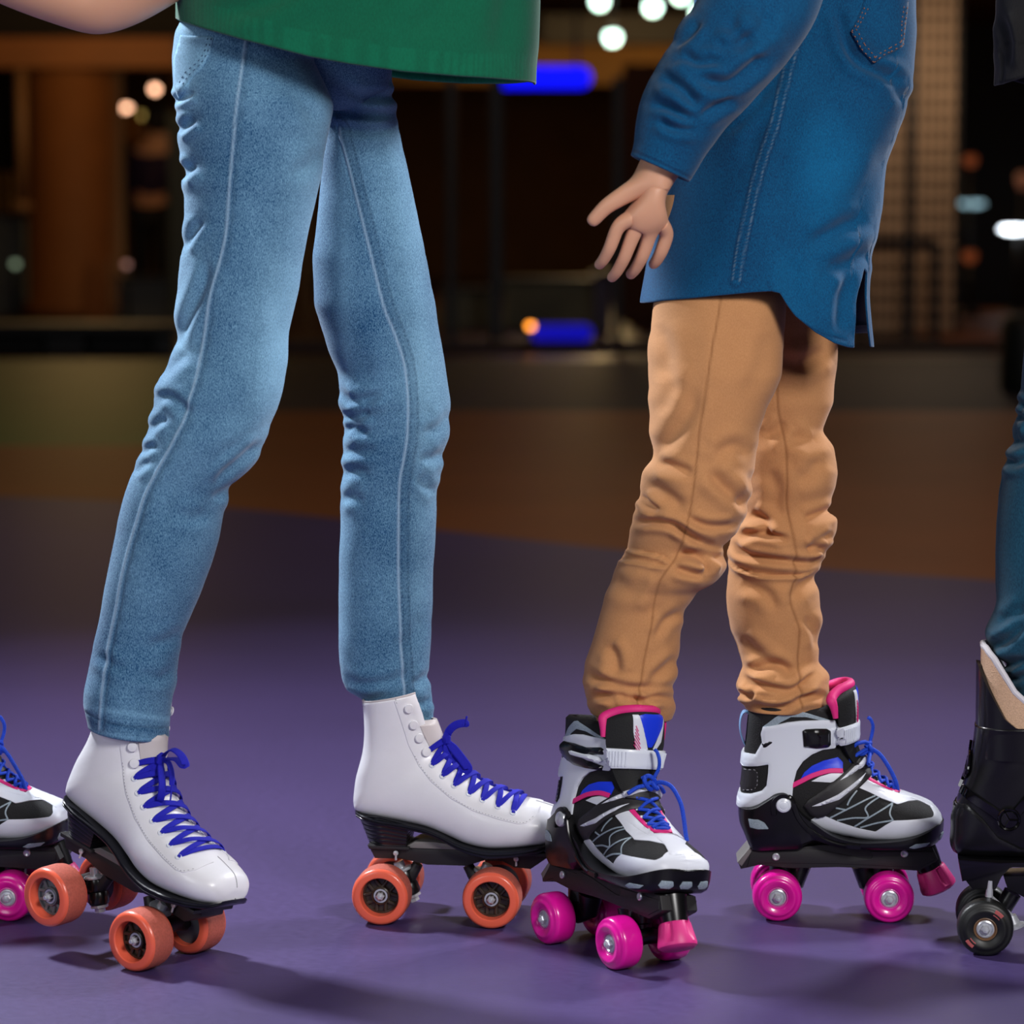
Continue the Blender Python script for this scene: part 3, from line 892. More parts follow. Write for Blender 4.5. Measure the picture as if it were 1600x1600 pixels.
        for A, B in zip(rings, rings[1:]):
            for i in range(n): bm.faces.new((A[i], A[(i + 1) % n], B[(i + 1) % n], B[i]))
        bm.faces.new(rings[0]); bm.faces.new(rings[-1][::-1])
    part(K + 'sole', 'sole', root, bsole, [M_SOLE])
    def bheel(bm):
        # tapering block with lifts pressed into it
        levels = np.linspace(0, 1, 45)
        rings = []
        for u in levels:
            cyb = 850 + (1040 - 850) * u
            xb = 163 + (235 - 163) * u; xf = 497 - (497 - 478) * u
            w = .0325 - .006 * u
            g = .0005 * (math.sin(u * math.pi * 2 * 7) > .72)
            if u < .03: g = 0
            z = CA((0, cyb))[1]; a, b = CA((xb, 0))[0] + g, CA((xf, 0))[0] - g
            zf = CA((0, cyb + 42 * (1 - u)))[1]
            ring = []
            for i in range(36):
                th = math.pi * (i / 35) - math.pi / 2
                cx = a + w * .95
                ring.append((cx - math.cos(th) * w * .95, math.sin(th) * (w - g), z))
            ring.append((b, w - g - .001, zf)); ring.append((b + .0005, 0, zf)); ring.append((b, -w + g + .001, zf))
            rings.append([bm.verts.new(p) for p in ring])
        n = len(rings[0])
        for A, B in zip(rings, rings[1:]):
            for i in range(n): bm.faces.new((A[i], A[(i + 1) % n], B[(i + 1) % n], B[i]))
        bm.faces.new(rings[0]); bm.faces.new(rings[-1][::-1])
    part(K + 'heel', 'heel', root, bheel, [M_SOLE])
    def bplate(bm):
        prof = [(240, 1036), (480, 1040), (620, 1040), (860, 1052), (1350, 1050), (1352, 1085), (1240, 1158), (1130, 1150), (1060, 1115), (950, 1112), (840, 1150), (600, 1150), (540, 1138), (440, 1116), (282, 1120), (262, 1080)]
        bm_prism(bm, CAl(prof), -.019, .019, .0018)
        bm_prism(bm, CAl([(245, 1030), (500, 1034), (500, 1052), (255, 1052)]), -.027, .027, .001)
        bm_prism(bm, CAl([(880, 1046), (1350, 1038), (1350, 1060), (900, 1066)]), -.034, .034, .001)
    plate = part(K + 'plate', 'plate', root, bplate, [M_BLACKMAT])
    def bgr(bm):
        P = [(478, 1036), (530, 1006), (640, 1004), (760, 1018), (850, 1042), (845, 1048), (620, 1046), (480, 1046)]
        bm_prism(bm, CAl(P), -.0215, .0215, .0008)
    part(K + 'bridge', 'arch_bridge', plate, bgr, [M_GREYPL])
    for i, (x, z) in enumerate(((415, 1078), (1148, 1092))):
        for s in (-1, 1):
          def bscrew(bm):
            X, Z = CA((x, z))
            bm_lathe(bm, [(.0001, 0), (.0028, .0006), (.003, .002), (.0014, .0024), (.0014, .006), (.0001, .006)], (X, s * .0245, Z), (0, -s, 0), 16)
            bm_cyl(bm, (X, s * .0225, Z), (X, s * .0225, Z - .008), .0013, 10)
          part(K + 'screw%d%d' % (i, s), 'screw', plate, bscrew, [M_STEEL])
    R = .0326
    for sx, hm in ((-1, rear_hub), (1, None)):
        X = sx * .0625
        def btr(bm, X=X, sx=sx):
            bm_cyl(bm, (X, -.054, R), (X, .054, R), .0042, 16)
            bm_tube(bm, [(X, -.028, R), (X, -.012, R + .006), (X, .012, R + .006), (X, .028, R)], [.0065, .009, .009, .0065], 14)
            k = Vector((-sx * .52, 0, 1)).normalized()
            b0 = Vector((X - sx * .012, 0, R - .004)) if False else Vector((X - sx * .004, 0, R + .004))
            bm_tube(bm, [Vector((X, 0, R)), Vector((X - sx * .026, 0, R + .012)), Vector((X - sx * .034, 0, R + .026))], [.009, .008, .006], 12)
        tr = part(K + 'truck%d' % sx, 'truck', root, btr, [M_BLACKMAT])
        def bcu(bm, X=X, sx=sx):
            ax = Vector((sx * .42, 0, 1)).normalized()
            c = Vector((X - sx * .027, 0, R - .010))
            bm_lathe(bm, [(.006, 0), (.0105, .001), (.0115, .004), (.0115, .012), (.0105, .0145), (.009, .015), (.0105, .0155), (.0115, .018), (.0115, .026), (.0105, .029), (.005, .029)], c, ax, 28)
        part(K + 'cush%d' % sx, 'cushion', tr, bcu, [M_BLACKPL])
        def bwa(bm, X=X, sx=sx):
            ax = Vector((sx * .42, 0, 1)).normalized()
            c = Vector((X - sx * .027, 0, R - .010)) + ax * .029
            bm_lathe(bm, [(.001, 0), (.0125, 0), (.0132, .0016), (.0125, .003), (.0075, .0045), (.0058, .0045), (.0058, .012), (.001, .012)], c, ax, 28)
            bm_cyl(bm, c, c - ax * .03, .003, 10)
            bm_lathe(bm, [(.001, 0), (.010, 0), (.010, -.003), (.006, -.003), (.006, -.008), (.001, -.008)], c - ax * .029, ax, 6)
        part(K + 'wash%d' % sx, 'kingpin_washer', tr, bwa, [M_STEEL])
        for s in (-1, 1):
            wheel(K, root, (X, s * .0425), R, .036, 'flat', s, hm if s == -1 else (M_HUBG if sx > 0 else None))
    # hooks, eyelets, laces
    hooks = [(497, 178), (523, 280), (555, 365), (596, 452)]
    eyes = [(640, 530), (704, 592), (775, 648), (865, 697), (948, 733), (1043, 768), (1140, 797)]
    for i, e in enumerate(hooks):
        for s in (-1, 1):
            def bh(bm, e=e, s=s):
                h, n = hit(bvh, SIDE[s], *CA(e))
                bm_lathe(bm, [(.0022, .0012), (.0022, .0035), (.0048, .0035), (.0054, .0042), (.0048, .0052), (.0001, .0056)], h, n, 24)
            part(K + 'hook%d%d' % (i, s), 'lace_hook', boot, bh, [M_LEATHER])
    for i, e in enumerate(eyes):
        for s in (-1, 1):
            def be(bm, e=e, s=s):
                h, n = hit(bvh, SIDE[s], *CA(e))
                bm_lathe(bm, [(.0022, .0002), (.0020, .0022), (.0030, .0026), (.0037, .0020), (.0037, .0008)], h, n, 20)
            part(K + 'eye%d%d' % (i, s), 'eyelet', boot, be, [M_WHITEPL])
    OUT = Vector((.75, 0, 1)).normalized()
    def sideP(e, s):
        h, n = hit(bvh, SIDE[s], *CA(e)); return h + n * .002, n
    def cross(P, nP, Q, nQ, lift=.0025, n=14):
        pts, nrm = [P], [nP]
        for k in range(1, n):
            t = k / n
            L = P.lerp(Q, t)
            h = bvh.ray_cast(L + OUT * .09, -OUT, .2)
            if h[0] is None: continue
            e = min(1, 4 * t, 4 * (1 - t))
            pts.append(h[0] + h[1] * lift * e + h[1] * .0014); nrm.append(h[1] if h[1].dot(OUT) > 0 else -h[1])
        pts.append(Q); nrm.append(nQ)
        A = np.array([tuple(p) for p in pts]); A = catmull(A, 30)
        NN = np.array([tuple(p) for p in nrm]); NN = catmull(NN, 30)
        return A, [tuple(v) for v in NN]
    def blace(bm):
        seq = hooks[3:] + eyes
        wid = [.003] + [.0062] * 28 + [.003]
        wid = list(np.interp(range(30), [0, 3, 26, 29], [.0040, .0064, .0064, .0040]))
        for i in range(len(seq) - 1):
            for s in (-1, 1):
                P, nP = sideP(seq[i + 1], s); Q, nQ = sideP(seq[i], -s)
                A, NN = cross(P, nP, Q, nQ, .0022 if s < 0 else .0040)
                bm_ribbon(bm, A, NN, wid, .0013)
        P, nP = sideP(eyes[-1], -1); Q, nQ = sideP(eyes[-1], 1)
        A, NN = cross(P, nP, Q, nQ, .001); bm_ribbon(bm, A, NN, wid, .0013)
    lace = part(K + 'lace', 'lace', root, blace, [M_LACE])
    # bow
    k0 = Vector((CA((672, 0))[0] + .007, -.006, CA((0, 385))[1]))
    def bbow(bm):
        def rib(rel, wd=.0075, nrm=(0.35, -1, .25), n=40):
            A = catmull(np.array([tuple(k0 + Vector(r) * .001) for r in rel]), n)
            bm_ribbon(bm, A, [nrm] * n, list(np.interp(range(n), [0, 5, n - 6, n - 1], [.005, wd, wd, .0055])), .0015)
            return A[-1], A[-1] - A[-3]
        ends = []
        if bow == 'side':
            ends.append(rib([(0, 0, 0), (4, -3, 10), (12, -4, 17), (22, -4, 19), (21, -3, 15)], .009))
            ends.append(rib([(0, -4, 0), (3, -8, -18), (1, -10, -34), (8, -9, -42), (5, -7, -36)], .010))
            rib([(0, -4, 0), (14, -9, -14), (26, -10, -30), (22, -8, -32), (8, -6, -20), (0, -3, -4)], .010)
            bm_tube(bm, [k0 + Vector(p) * .001 for p in ((21, -3, 17), (23, -4, 22), (24, -4, 27))], .0011, 6)
            bm_tube(bm, [k0 + Vector(p) * .001 for p in ((7, -8, -38), (10, -9, -46), (11, -9, -52))], .0011, 6)
        else:
            rib([(0, 0, 0), (6, -6, 10), (18, -12, 19), (34, -18, 20), (46, -22, 15), (44, -21, 11), (28, -14, 12), (8, -6, 4)], .009, (0.1, -.5, 1))
            rib([(0, -3, 0), (10, -9, -10), (22, -16, -22), (24, -16, -36), (10, -10, -40), (0, -6, -28), (0, -3, -6)], .008, (0.8, -.6, .2))
            rib([(0, -4, 0), (-3, -9, -16), (-6, -11, -32), (-5, -12, -44), (-3, -12, -50)], .0125, (0.5, -1, .1))
            rib([(0, -2, 2), (14, -8, 3), (26, -13, -4), (34, -17, -15)], .006, (0.1, -.5, 1))
            bm_tube(bm, [k0 + Vector(p) * .001 for p in ((33, -17, -14), (38, -19, -24), (40, -20, -30))], .0011, 6)
            bm_tube(bm, [k0 + Vector(p) * .001 for p in ((-3, -12, -48), (-2, -13, -58), (-4, -13, -68))], .0011, 6)
        bm_tube(bm, [k0 + Vector(p) * .001 for p in ((-2, -3, -6), (1, -5, -2), (1, -5, 3), (0, -2, 6))], [.003, .005, .005, .003], 10)
        for s in (-1, 1):
            P, nP = sideP(hooks[3], s)
            A = catmull(np.array([tuple(P), tuple(P.lerp(k0, .5) + Vector((.004, 0, .002))), tuple(k0)]), 12)
            bm_ribbon(bm, A, [(0.5, s * -.0 - .6, .6)] * 12, .006, .0013)
    part(K + 'bow' + bow, 'bow', lace, bbow, [M_LACE])
    return root

# ------------------------------------------------------------------ white, black and pink soft boot skate
CBX, CBZ = 671.0, 1470.0
def CB(p): return ((p[0] - CBX) * .0001963, (CBZ - p[1]) * .0001963)
def CBl(l): return [CB(p) for p in l]

def skate_sport(mw, near='square', cords='front'):
    root = empty('roller_skate', mat=mw)
    K = 'B_'
    raw = [((1300, 915), (1300, 925), .001, .8, .5), ((1285, 868), (1290, 945), .022, .8, .45), ((1245, 822), (1250, 965), .034, .8, .4), ((1180, 790), (1190, 985), .0415, .85, .38),
           ((1100, 762), (1110, 1000), .0445, .9, .36), ((1020, 730), (1000, 1008), .0445, .92, .36), ((940, 680), (870, 1005), .042, .92, .38),
           ((880, 628), (720, 985), .0385, .92, .42), ((838, 570), (560, 955), .0355, .9, .48), ((812, 520), (380, 915), .0345, .88, .5),
           ((795, 475), (150, 860), .0335, .85, .55), ((785, 435), (142, 770), .0335, .8, .6), ((780, 400), (150, 660), .0335, .78, .6),
           ((778, 365), (160, 540), .0345, .75, .62), ((770, 325), (172, 420), .0365, .72, .64), ((735, 275), (180, 330), .039, .7, .66), ((655, 238), (192, 246), .041, .7, .66)]
    secs = []
    for F, B, w, eF, eB in raw:
        f, b = CB(F), CB(B)
        secs.append((f[0], f[1], b[0], b[1], w, eF, eB, .85))
    V = boot_surface(secs, 170, 112, lip=.010, depth=.022)
    bvh = make_bvh(V[:-3])
    if K + 'boot' not in MESHES:
        me = grid_mesh('boot', V); me.materials.append(M_MESH); MESHES[K + 'boot'] = me
    boot = link('boot', MESHES[K + 'boot'], root)
    # tongue
    sp = catmull([CB(p) for p in [(880, 612), (838, 540), (815, 470), (806, 400), (806, 320), (808, 230), (805, 160), (790, 122)]], 40)
    TR = []
    for i, (x, z) in enumerate(sp):
        u = i / 39
        w = .020 + .019 * min(1, u * 1.6) - (.008 * max(0, (u - .85) / .15) ** 2)
        back = .010 + .018 * u
        ring = []
        for a in np.linspace(-1, 1, 25): ring.append((x - back * abs(a) ** 2.4, a * w, z - .010 * u * abs(a) ** 3))
        for a in np.linspace(1, -1, 25): ring.append((x - back * abs(a) ** 2.4 - .009 * (1 - abs(a) ** 4) - .002, a * (w - .003), z - .010 * u * abs(a) ** 3))
        TR.append(ring)
    TR = np.array(TR)
    tb = make_bvh(TR)
    both = make_bvh(V[:-3], TR)
    def btg(bm):
        rings = [[bm.verts.new(p) for p in r] for r in TR]
        n = len(rings[0])
        for A, B in zip(rings, rings[1:]):
            for i in range(n): bm.faces.new((A[i], A[(i + 1) % n], B[(i + 1) % n], B[i]))
        bm.faces.new(rings[0]); bm.faces.new(rings[-1][::-1])
    tongue = part(K + 'tongue', 'tongue', root, btg, [M_PAD])
    FR = Proj((0, 0, 0), (0, 1, 0), (0, 0, 1), (-1, 0, 0))
    def zt(cy): return (CBZ - cy) * .0001963
    def bt1(bm):
        bm_panel(bm, tb, FR, [(-.0125, zt(150)), (-.006, zt(140)), (.016, zt(140)), (.0225, zt(150)), (.021, zt(200)), (.013, zt(270)), (.007, zt(318)), (.002, zt(320)), (-.004, zt(260))], .0012, .002)
    part(K + 'tgblue', 'blue_tongue_patch', tongue, bt1, [M_BLUE])
    def bt2(bm):
        bm_panel(bm, tb, FR, [(-.019, zt(150)), (-.013, zt(146)), (-.006, zt(225)), (.002, zt(335)), (-.012, zt(345)), (-.0175, zt(240))], .0011, .002)
        bm_panel(bm, tb, FR, [(.0230, zt(160)), (.0248, zt(180)), (.022, zt(290)), (.014, zt(330)), (.009, zt(330)), (.0155, zt(260))], .0009, .002)
    part(K + 'tgwhite', 'white_tongue_patch', tongue, bt2, [M_WHITESY])
    def bt3(bm):
        for k in range(7):
            z0 = zt(205 + 17 * k)
            bm_strip(bm, tb, FR, [(-.0158, z0), (-.0158 + .0030 + .0012 * k, z0 - .0055 - .0012 * k)], .0008, .0008, .0016)
    part(K + 'tgline', 'pink_stripes', tongue, bt3, [M_PINK])
    def bt4(bm):
        o_ = Vector((-.0045, 0, .0005))
        P = [Vector(TR[k][0]) + o_ for k in range(26, 38, 2)] + [Vector(TR[-1][k]) + o_ for k in range(2, 24, 2)] + [Vector(TR[k][24]) + o_ for k in range(36, 24, -2)]
        A = smoothpath(np.array([tuple(p) for p in P]), 80)
        rr = np.interp(range(80), [0, 16, 40, 64, 79], [.003, .006, .0052, .006, .003])
        bm_tube(bm, A, list(rr), 14)
    part(K + 'tgrim', 'pink_tongue_rim', tongue, bt4, [M_PINK])
    # upper overlays
    def two(f):
        def g(bm):
            for s in (-1, 1): f(bm, SIDE[s])
        g.one = lambda bm, s: f(bm, SIDE[s])
        return g
    part(K + 'foxing', 'white_toe_overlay', boot, two(lambda bm, pr: bm_panel(bm, bvh, pr, CBl(
        [(540, 890), (575, 868), (620, 862), (700, 895), (800, 925), (905, 944), (960, 900), (1005, 872), (1100, 868), (1232, 862), (1240, 845), (1215, 808), (1150, 786), (1095, 782), (1030, 790), (1000, 778), (940, 757), (880, 728), (815, 700), (812, 690), (830, 668), (880, 690), (960, 728), (1040, 758), (1062, 742), (1150, 768), (1260, 815), (1320, 900), (1320, 945), (1180, 975), (1000, 1020), (820, 1040), (640, 1000)]), .0012, .0026)), [M_WHITESY])
    VM = Proj((CB((870, 0))[0], 0, CB((0, 620))[1]), (math.cos(.58), 0, -math.sin(.58)), (0, 1, 0), (-math.sin(.58), 0, -math.cos(.58)))
    def bcap(bm):
        bm_panel(bm, bvh, VM, [(.030, -.0215), (.043, -.0165), (.047, 0), (.043, .0165), (.030, .0215), (.050, .016), (.062, .013), (.085, .018), (.085, -.018), (.062, -.013), (.050, -.016)], .0014, .0022)
    part(K + 'cap', 'white_vamp_overlay', boot, bcap, [M_WHITESY])
    def bpk(bm):
        o = [(-.008, -.0225), (.010, -.0200), (.030, -.0165), (.041, -.0125), (.0445, -.004), (.0445, .004), (.041, .0125), (.030, .0165), (.010, .0200), (-.008, .0225)]
        i = [(-.008, .0175), (.010, .0155), (.030, .0120), (.038, .0085), (.0395, 0), (.038, -.0085), (.030, -.0120), (.010, -.0155), (-.008, -.0175)]
        bm_panel(bm, bvh, VM, o + i, .0021, .0018)
    part(K + 'pinkU', 'pink_eyestay_trim', boot, bpk, [M_PINK])
    def bwf(bm):
        for s in (-1, 1):
            bm_panel(bm, bvh, VM, [(-.006, s * .0225), (.010, s * .0202), (.030, s * .0168), (.042, s * .0125), (.050, s * .014), (.045, s * .0195), (.030, s * .0245), (.010, s * .0290), (-.004, s * .0315)], .0015, .002)
    part(K + 'wface', 'white_eyestay', boot, bwf, [M_WHITESY])
    def bloop(bm):
        for s in (-1, 1):
            for u in (.004, .016, .027, .035):
                bm_strip(bm, bvh, VM, [(u, s * .0145), (u + .003, s * (.0085 if u < .03 else .006))], .0042, .001, .0012)
    part(K + 'lloop', 'white_lace_loops', boot, bloop, [M_WHITEPL])
    lines = [[(745, 795), (762, 760), (800, 712)], [(650, 872), (740, 820), (845, 765), (905, 742)], [(690, 886), (780, 866), (862, 858), (846, 810), (880, 775), (930, 748)],
             [(788, 918), (860, 865), (940, 815), (1002, 782)], [(820, 922), (910, 890), (1002, 871)], [(1002, 871), (984, 832), (1002, 782)], [(680, 812), (740, 822)]]
    part(K + 'zig', 'grey_zigzag_piping', boot, two(lambda bm, pr: [bm_strip(bm, bvh, pr, CBl(l), .0019, .0006, .0005, 24) for l in lines]), [M_GREYRF])
    part(K + 'blue', 'blue_ankle_panel', boot, two(lambda bm, pr: bm_panel(bm, bvh, pr, CBl([(478, 650), (500, 610), (545, 572), (610, 545), (692, 530), (720, 560), (720, 600), (640, 600), (560, 625)]), .0013, .0024)), [M_BLUE])
    part(K + 'whm', 'white_ankle_wedge', boot, two(lambda bm, pr: bm_panel(bm, bvh, pr, CBl([(540, 662), (590, 635), (650, 618), (725, 612), (700, 650), (650, 668)]), .0011, .0024)), [M_WHITESY])
    part(K + 'pks', 'pink_ankle_stripe', boot, two(lambda bm, pr: bm_strip(bm, bvh, pr, CBl([(425, 690), (480, 662), (550, 628), (640, 605), (718, 606)]), .0055, .0014, .0018, 30)), [M_PINK])
    part(K + 'collar', 'grey_collar_stripe', boot, two(lambda bm, pr: bm_panel(bm, bvh, pr, CBl([(262, 350), (330, 290), (400, 244), (430, 240), (520, 266), (640, 308), (700, 345), (600, 310), (500, 285), (420, 284), (360, 318), (320, 350)]), .0009, .0024)), [M_GREYRF])
    # white cuff
    cuffp = [(265, 350), (330, 335), (400, 316), (480, 306), (600, 306), (668, 312), (684, 350), (684, 440), (672, 475), (600, 480), (540, 505), (490, 545), (455, 600), (438, 670), (432, 760), (400, 778), (340, 742), (300, 770), (250, 805), (200, 824), (125, 832), (118, 755),
             (200, 745), (262, 722), (288, 690), (296, 620), (298, 566), (240, 580), (125, 600), (135, 535), (175, 515), (225, 515), (262, 440), (255, 390)]
    cuff = part(K + 'cuff', 'cuff', root, two(lambda bm, pr: bm_panel(bm, bvh, pr, CBl(cuffp), .0032, .0026, taper=True)), [M_WHITEPL])
    part(K + 'cuffslot', 'cuff_slot', cuff, two(lambda bm, pr: bm_panel(bm, bvh, pr, CBl([(262, 445), (300, 425), (325, 428), (322, 445), (285, 470), (258, 480)]), .0036, .002)), [M_BLACKPL])
    part(K + 'window', 'heel_window', cuff, two(lambda bm, pr: bm_panel(bm, bvh, pr, CBl([(150, 612), (225, 602), (240, 625), (238, 690), (220, 722), (145, 735)]), .0014, .0024)), [M_BLACKMAT])
    part(K + 'winst', 'window_stitching', cuff, two(lambda bm, pr: bm_dash(bm, bvh, pr, CBl([(165, 612), (222, 604), (238, 625), (236, 690), (220, 718), (160, 732)]), .0004, .003, .0015, .0016)), [M_STITCH])
    # ratchet strap and buckles
    strap = part(K + 'strap', 'ratchet_strap', root, two(lambda bm, pr: bm_panel(bm, both, pr, CBl([(560, 358), (640, 352), (760, 338), (850, 330), (850, 432), (760, 445), (650, 462), (560, 452)]), .0042, .0024, inner=.0006)), [M_WHITEPL])
    def bribs(bm):
        for s in (-1, 1):
            for k in range(12):
                x = 655 + 11 * k
                bm_strip(bm, both, SIDE[s], CBl([(x, 362 - k * 1.3), (x, 442 - k * 1.0)]), .0011, .0010, .0046)
    part(K + 'ribs', 'strap_teeth', strap, bribs, [M_WHITEPL])
    ns = -1
    for s in (-1, 1):
        lever = (near == 'lever') == (s == ns)
        if lever:
            def bl(bm, s=s):
                bm_panel(bm, both, SIDE[s], CBl([(262, 392), (300, 368), (420, 362), (520, 368), (620, 352), (640, 360), (640, 388), (560, 400), (560, 440), (640, 452), (630, 478), (520, 484), (420, 482), (330, 462), (275, 430)]), .0062, .0026, bulge=.003)
            bk = part(K + 'lever%d' % s, 'buckle_lever', root, bl, [M_BLACKPL])
            part(K + 'levins%d' % s, 'lever_insert', bk, lambda bm, s=s: bm_panel(bm, both, SIDE[s], CBl([(405, 402), (425, 392), (620, 402), (640, 420), (620, 436), (425, 432), (405, 420)]), .0105, .0024, inner=.004), [M_WHITEPL])
        else:
            def bq(bm, s=s):
                bm_panel(bm, both, SIDE[s], CBl([(484, 362), (500, 352), (560, 350), (620, 354), (640, 368), (642, 450), (630, 464), (560, 468), (492, 456)]), .0062, .0024, bulge=.002)
                bm_panel(bm, both, SIDE[s], CBl([(560, 366), (625, 366), (630, 455), (562, 458)]), .0098, .0024, inner=.004)
            bk = part(K + 'square%d' % s, 'strap_clamp', root, bq, [M_BLACKPL])
    # instep strap
    vel = part(K + 'velcro', 'instep_strap', root, two(lambda bm, pr: bm_panel(bm, both, pr, CBl([(500, 800), (520, 770), (600, 715), (720, 620), (815, 535), (850, 540), (910, 590), (905, 640), (880, 650), (760, 740), (620, 860), (575, 872), (540, 850)]), .0042, .0026, inner=.0002)), [M_BLACKMAT])
    part(K + 'velst', 'white_strap_stripes', vel, two(lambda bm, pr: (
        bm_panel(bm, both, pr, CBl([(700, 658), (830, 545), (850, 560), (835, 585), (770, 628)]), .0060, .0022, inner=.003),
        bm_panel(bm, both, pr, CBl([(545, 800), (690, 735), (760, 690), (845, 632), (810, 680), (700, 762), (590, 796)]), .0060, .0022, inner=.003))), [M_WHITESY])
    # shell
    SV = []
    prof = [(132, 852, 890, .010), (138, 832, 930, .020), (160, 826, 980, .028), (200, 818, 1070, .034), (240, 800, 1086, .0365), (290, 765, 1084, .0385), (345, 728, 1080, .040), (400, 728, 1075, .0405), (445, 780, 1070, .0405), (480, 835, 1064, .0402), (520, 872, 1040, .040),
            (560, 900, 1022, .040), (640, 955, 1030, .0425), (720, 985, 1040, .0455), (820, 1000, 1050, .048), (940, 995, 1050, .050), (1060, 980, 1050, .0505), (1150, 955, 1052, .0485), (1220, 925, 1040, .043), (1270, 900, 1015, .034), (1298, 892, 980, .022), (1308, 900, 940, .010)]
    Pf = catmull(np.array(prof, float), 110)
    for x, t_, b_, w in Pf:
        X, Zt = CB((x, t_)); Zb = CB((x, b_))[1]
        r = []
        for (yy, zz) in [(-.55, 0), (-.86, 0.0), (-1, .04), (-1.0, .25), (-.985, .55), (-.93, .82), (-.78, .96), (-.4, 1), (0, 1), (.4, 1), (.78, .96), (.93, .82), (.985, .55), (1.0, .25), (1, .04), (.86, 0), (.55, 0), (0, .03)]:
            r.append((X, w * yy, Zt + (Zb - Zt) * zz))
        SV.append(r)
    SV = np.array(SV)
    sb = make_bvh(SV)
    def bsh(bm):
        rings = [[bm.verts.new(p) for p in r] for r in SV]
        n = len(rings[0])
        for A, B in zip(rings, rings[1:]):
            for i in range(n): bm.faces.new((A[i], A[(i + 1) % n], B[(i + 1) % n], B[i]))
        bm.faces.new(rings[0]); bm.faces.new(rings[-1][::-1])
    shell = part(K + 'shell', 'shell_base', root, bsh, [M_BLACKPL])
    part(K + 'swin', 'silver_vent', shell, two(lambda bm, pr: bm_panel(bm, sb, pr, CBl([(185, 885), (240, 884), (275, 900), (300, 935), (240, 940), (195, 932)]), .0010, .002)), [M_GREYRF])
    part(K + 'swin2', 'toe_vent', shell, two(lambda bm, pr: bm_panel(bm, sb, pr, CBl([(1095, 1022), (1130, 1002), (1215, 998), (1190, 1018), (1120, 1030)]), .0010, .002)), [M_GREYRF])
    FW = Proj((0, 0, 0), (0, 1, 0), (0, 0, 1), (-1, 0, 0))
    for i, y in enumerate((-.024, 0, .024)):
        part(K + 'fwin%d' % i, 'front_vent', shell, lambda bm: bm_panel(bm, sb, FW, [(y - .008, zt(985)), (y - .006, zt(958)), (y + .006, zt(958)), (y + .008, zt(985)), (y + .005, zt(1000)), (y - .005, zt(1000))], .001, .002), [M_GREYRF])
    part(K + 'rib2', 'pivot_arm', shell, two(lambda bm, pr: (
        bm_strip(bm, sb, pr, CBl([(330, 850), (325, 790), (350, 752), (385, 742), (425, 760), (445, 810), (470, 870), (520, 930), (600, 985), (700, 1015), (820, 1022)]), .006, .003, .001, 60),)), [M_BLACKPL])
    for s in (-1, 1):
        def brv(bm):
            X, Z = CB((382, 793))
            bm_lathe(bm, [(.0085, .038), (.0088, .0415), (.0078, .0435), (.0055, .0445), (.005, .0442), (.0035, .0450), (.0001, .0452)], (X, 0, Z), (0, s, 0), 32)
        part(K + 'rivet%s%d' % (near, s), 'pivot_rivet', shell, brv, [M_WHITEPL if near == 'square' else M_STEEL])
    # pull loop
    def bpl(bm):
        A = catmull(np.array([(x, 0, z) for x, z in CBl([(215, 320), (190, 300), (160, 290), (140, 330), (138, 400), (160, 470), (205, 530), (232, 505), (258, 440), (268, 385), (262, 330), (240, 315)])]), 60)
        tn = [A[min(i + 1, 59)] - A[max(i - 1, 0)] for i in range(60)]
        nn = [(-t[2], 0, t[0]) for t in tn]
        bm_ribbon(bm, A, nn, .016, .0016)
    part(K + 'loop', 'heel_pull_loop', root, bpl, [M_LOOP])
    # chassis
    def bfr(bm):
        P = [(128, 1150), (200, 1058), (480, 1060), (520, 1052), (590, 1042), (860, 1040), (1240, 1048), (1272, 1118), (1262, 1132), (1165, 1188), (1060, 1182), (700, 1172), (440, 1182), (250, 1165), (145, 1190)]
        bm_prism(bm, CBl(P), -.0235, .0235, .0015)
    fr = part(K + 'chassis', 'chassis', root, bfr, [M_BLACKMAT])
    part(K + 'rail', 'side_rail', fr, two(lambda bm, pr: [bm_prism(bm, CBl([(205, 1080), (470, 1080), (500, 1062), (600, 1072), (850, 1118), (890, 1118), (900, 1098), (880, 1075), (1245, 1072), (1250, 1120), (1165, 1165), (700, 1150), (250, 1150), (180, 1175)]), s * .0238 - .0008, s * .0238 + .0008, .0005) for s in (-pr.d.y,)]), [M_BLACKMAT])
    part(K + 'tail', 'silver_tail_plate', fr, lambda bm: bm_prism(bm, CBl([(124, 1150), (196, 1060), (212, 1075), (150, 1172)]), -.0242, .0242, .0008), [M_GREYPL])
    for i, (x, z) in enumerate(((345, 1112), (1078, 1085))):
        X, Z = CB((x, z))
        for s in (-1, 1):
            part(K + 'bolt%d%d' % (i, s), 'frame_bolt', fr, lambda bm: bm_lathe(bm, [(.0040, .0), (.0042, .0018), (.003, .0026), (.0018, .0022), (.0001, .0018)], (X, s * .0245, Z), (0, s, 0), 20), [M_STEEL])
    R = .0279
    for sx in (-1, 1):
        X = sx * .0625
        def btr(bm, X=X, sx=sx):
            bm_cyl(bm, (X, -.044, R), (X, .044, R), .004, 14)
            bm_tube(bm, [(X, -.018, R), (X, 0, R + .004), (X, .018, R)], [.008, .011, .008], 14)
            bm_tube(bm, [(X, 0, R), (X - sx * .022, 0, R + .010), (X - sx * .026, 0, R + .028)], [.011, .012, .014], 16)
            bm_lathe(bm, [(.009, 0), (.012, .004), (.012, .012), (.014, .014), (.014, .026)], (X - sx * .006, 0, R + .004), (0, 0, 1), 24)
        part(K + 'truck%d' % sx, 'truck', root, btr, [M_BLACKPL])
        for s in (-1, 1): wheel(K, root, (X, s * .0325), R, .034, 'round', s)
    # toe stop
    c0 = Vector((CB((1212, 0))[0], 0, CB((0, 1140))[1])); ax = Vector((.46, 0, -1)).normalized()
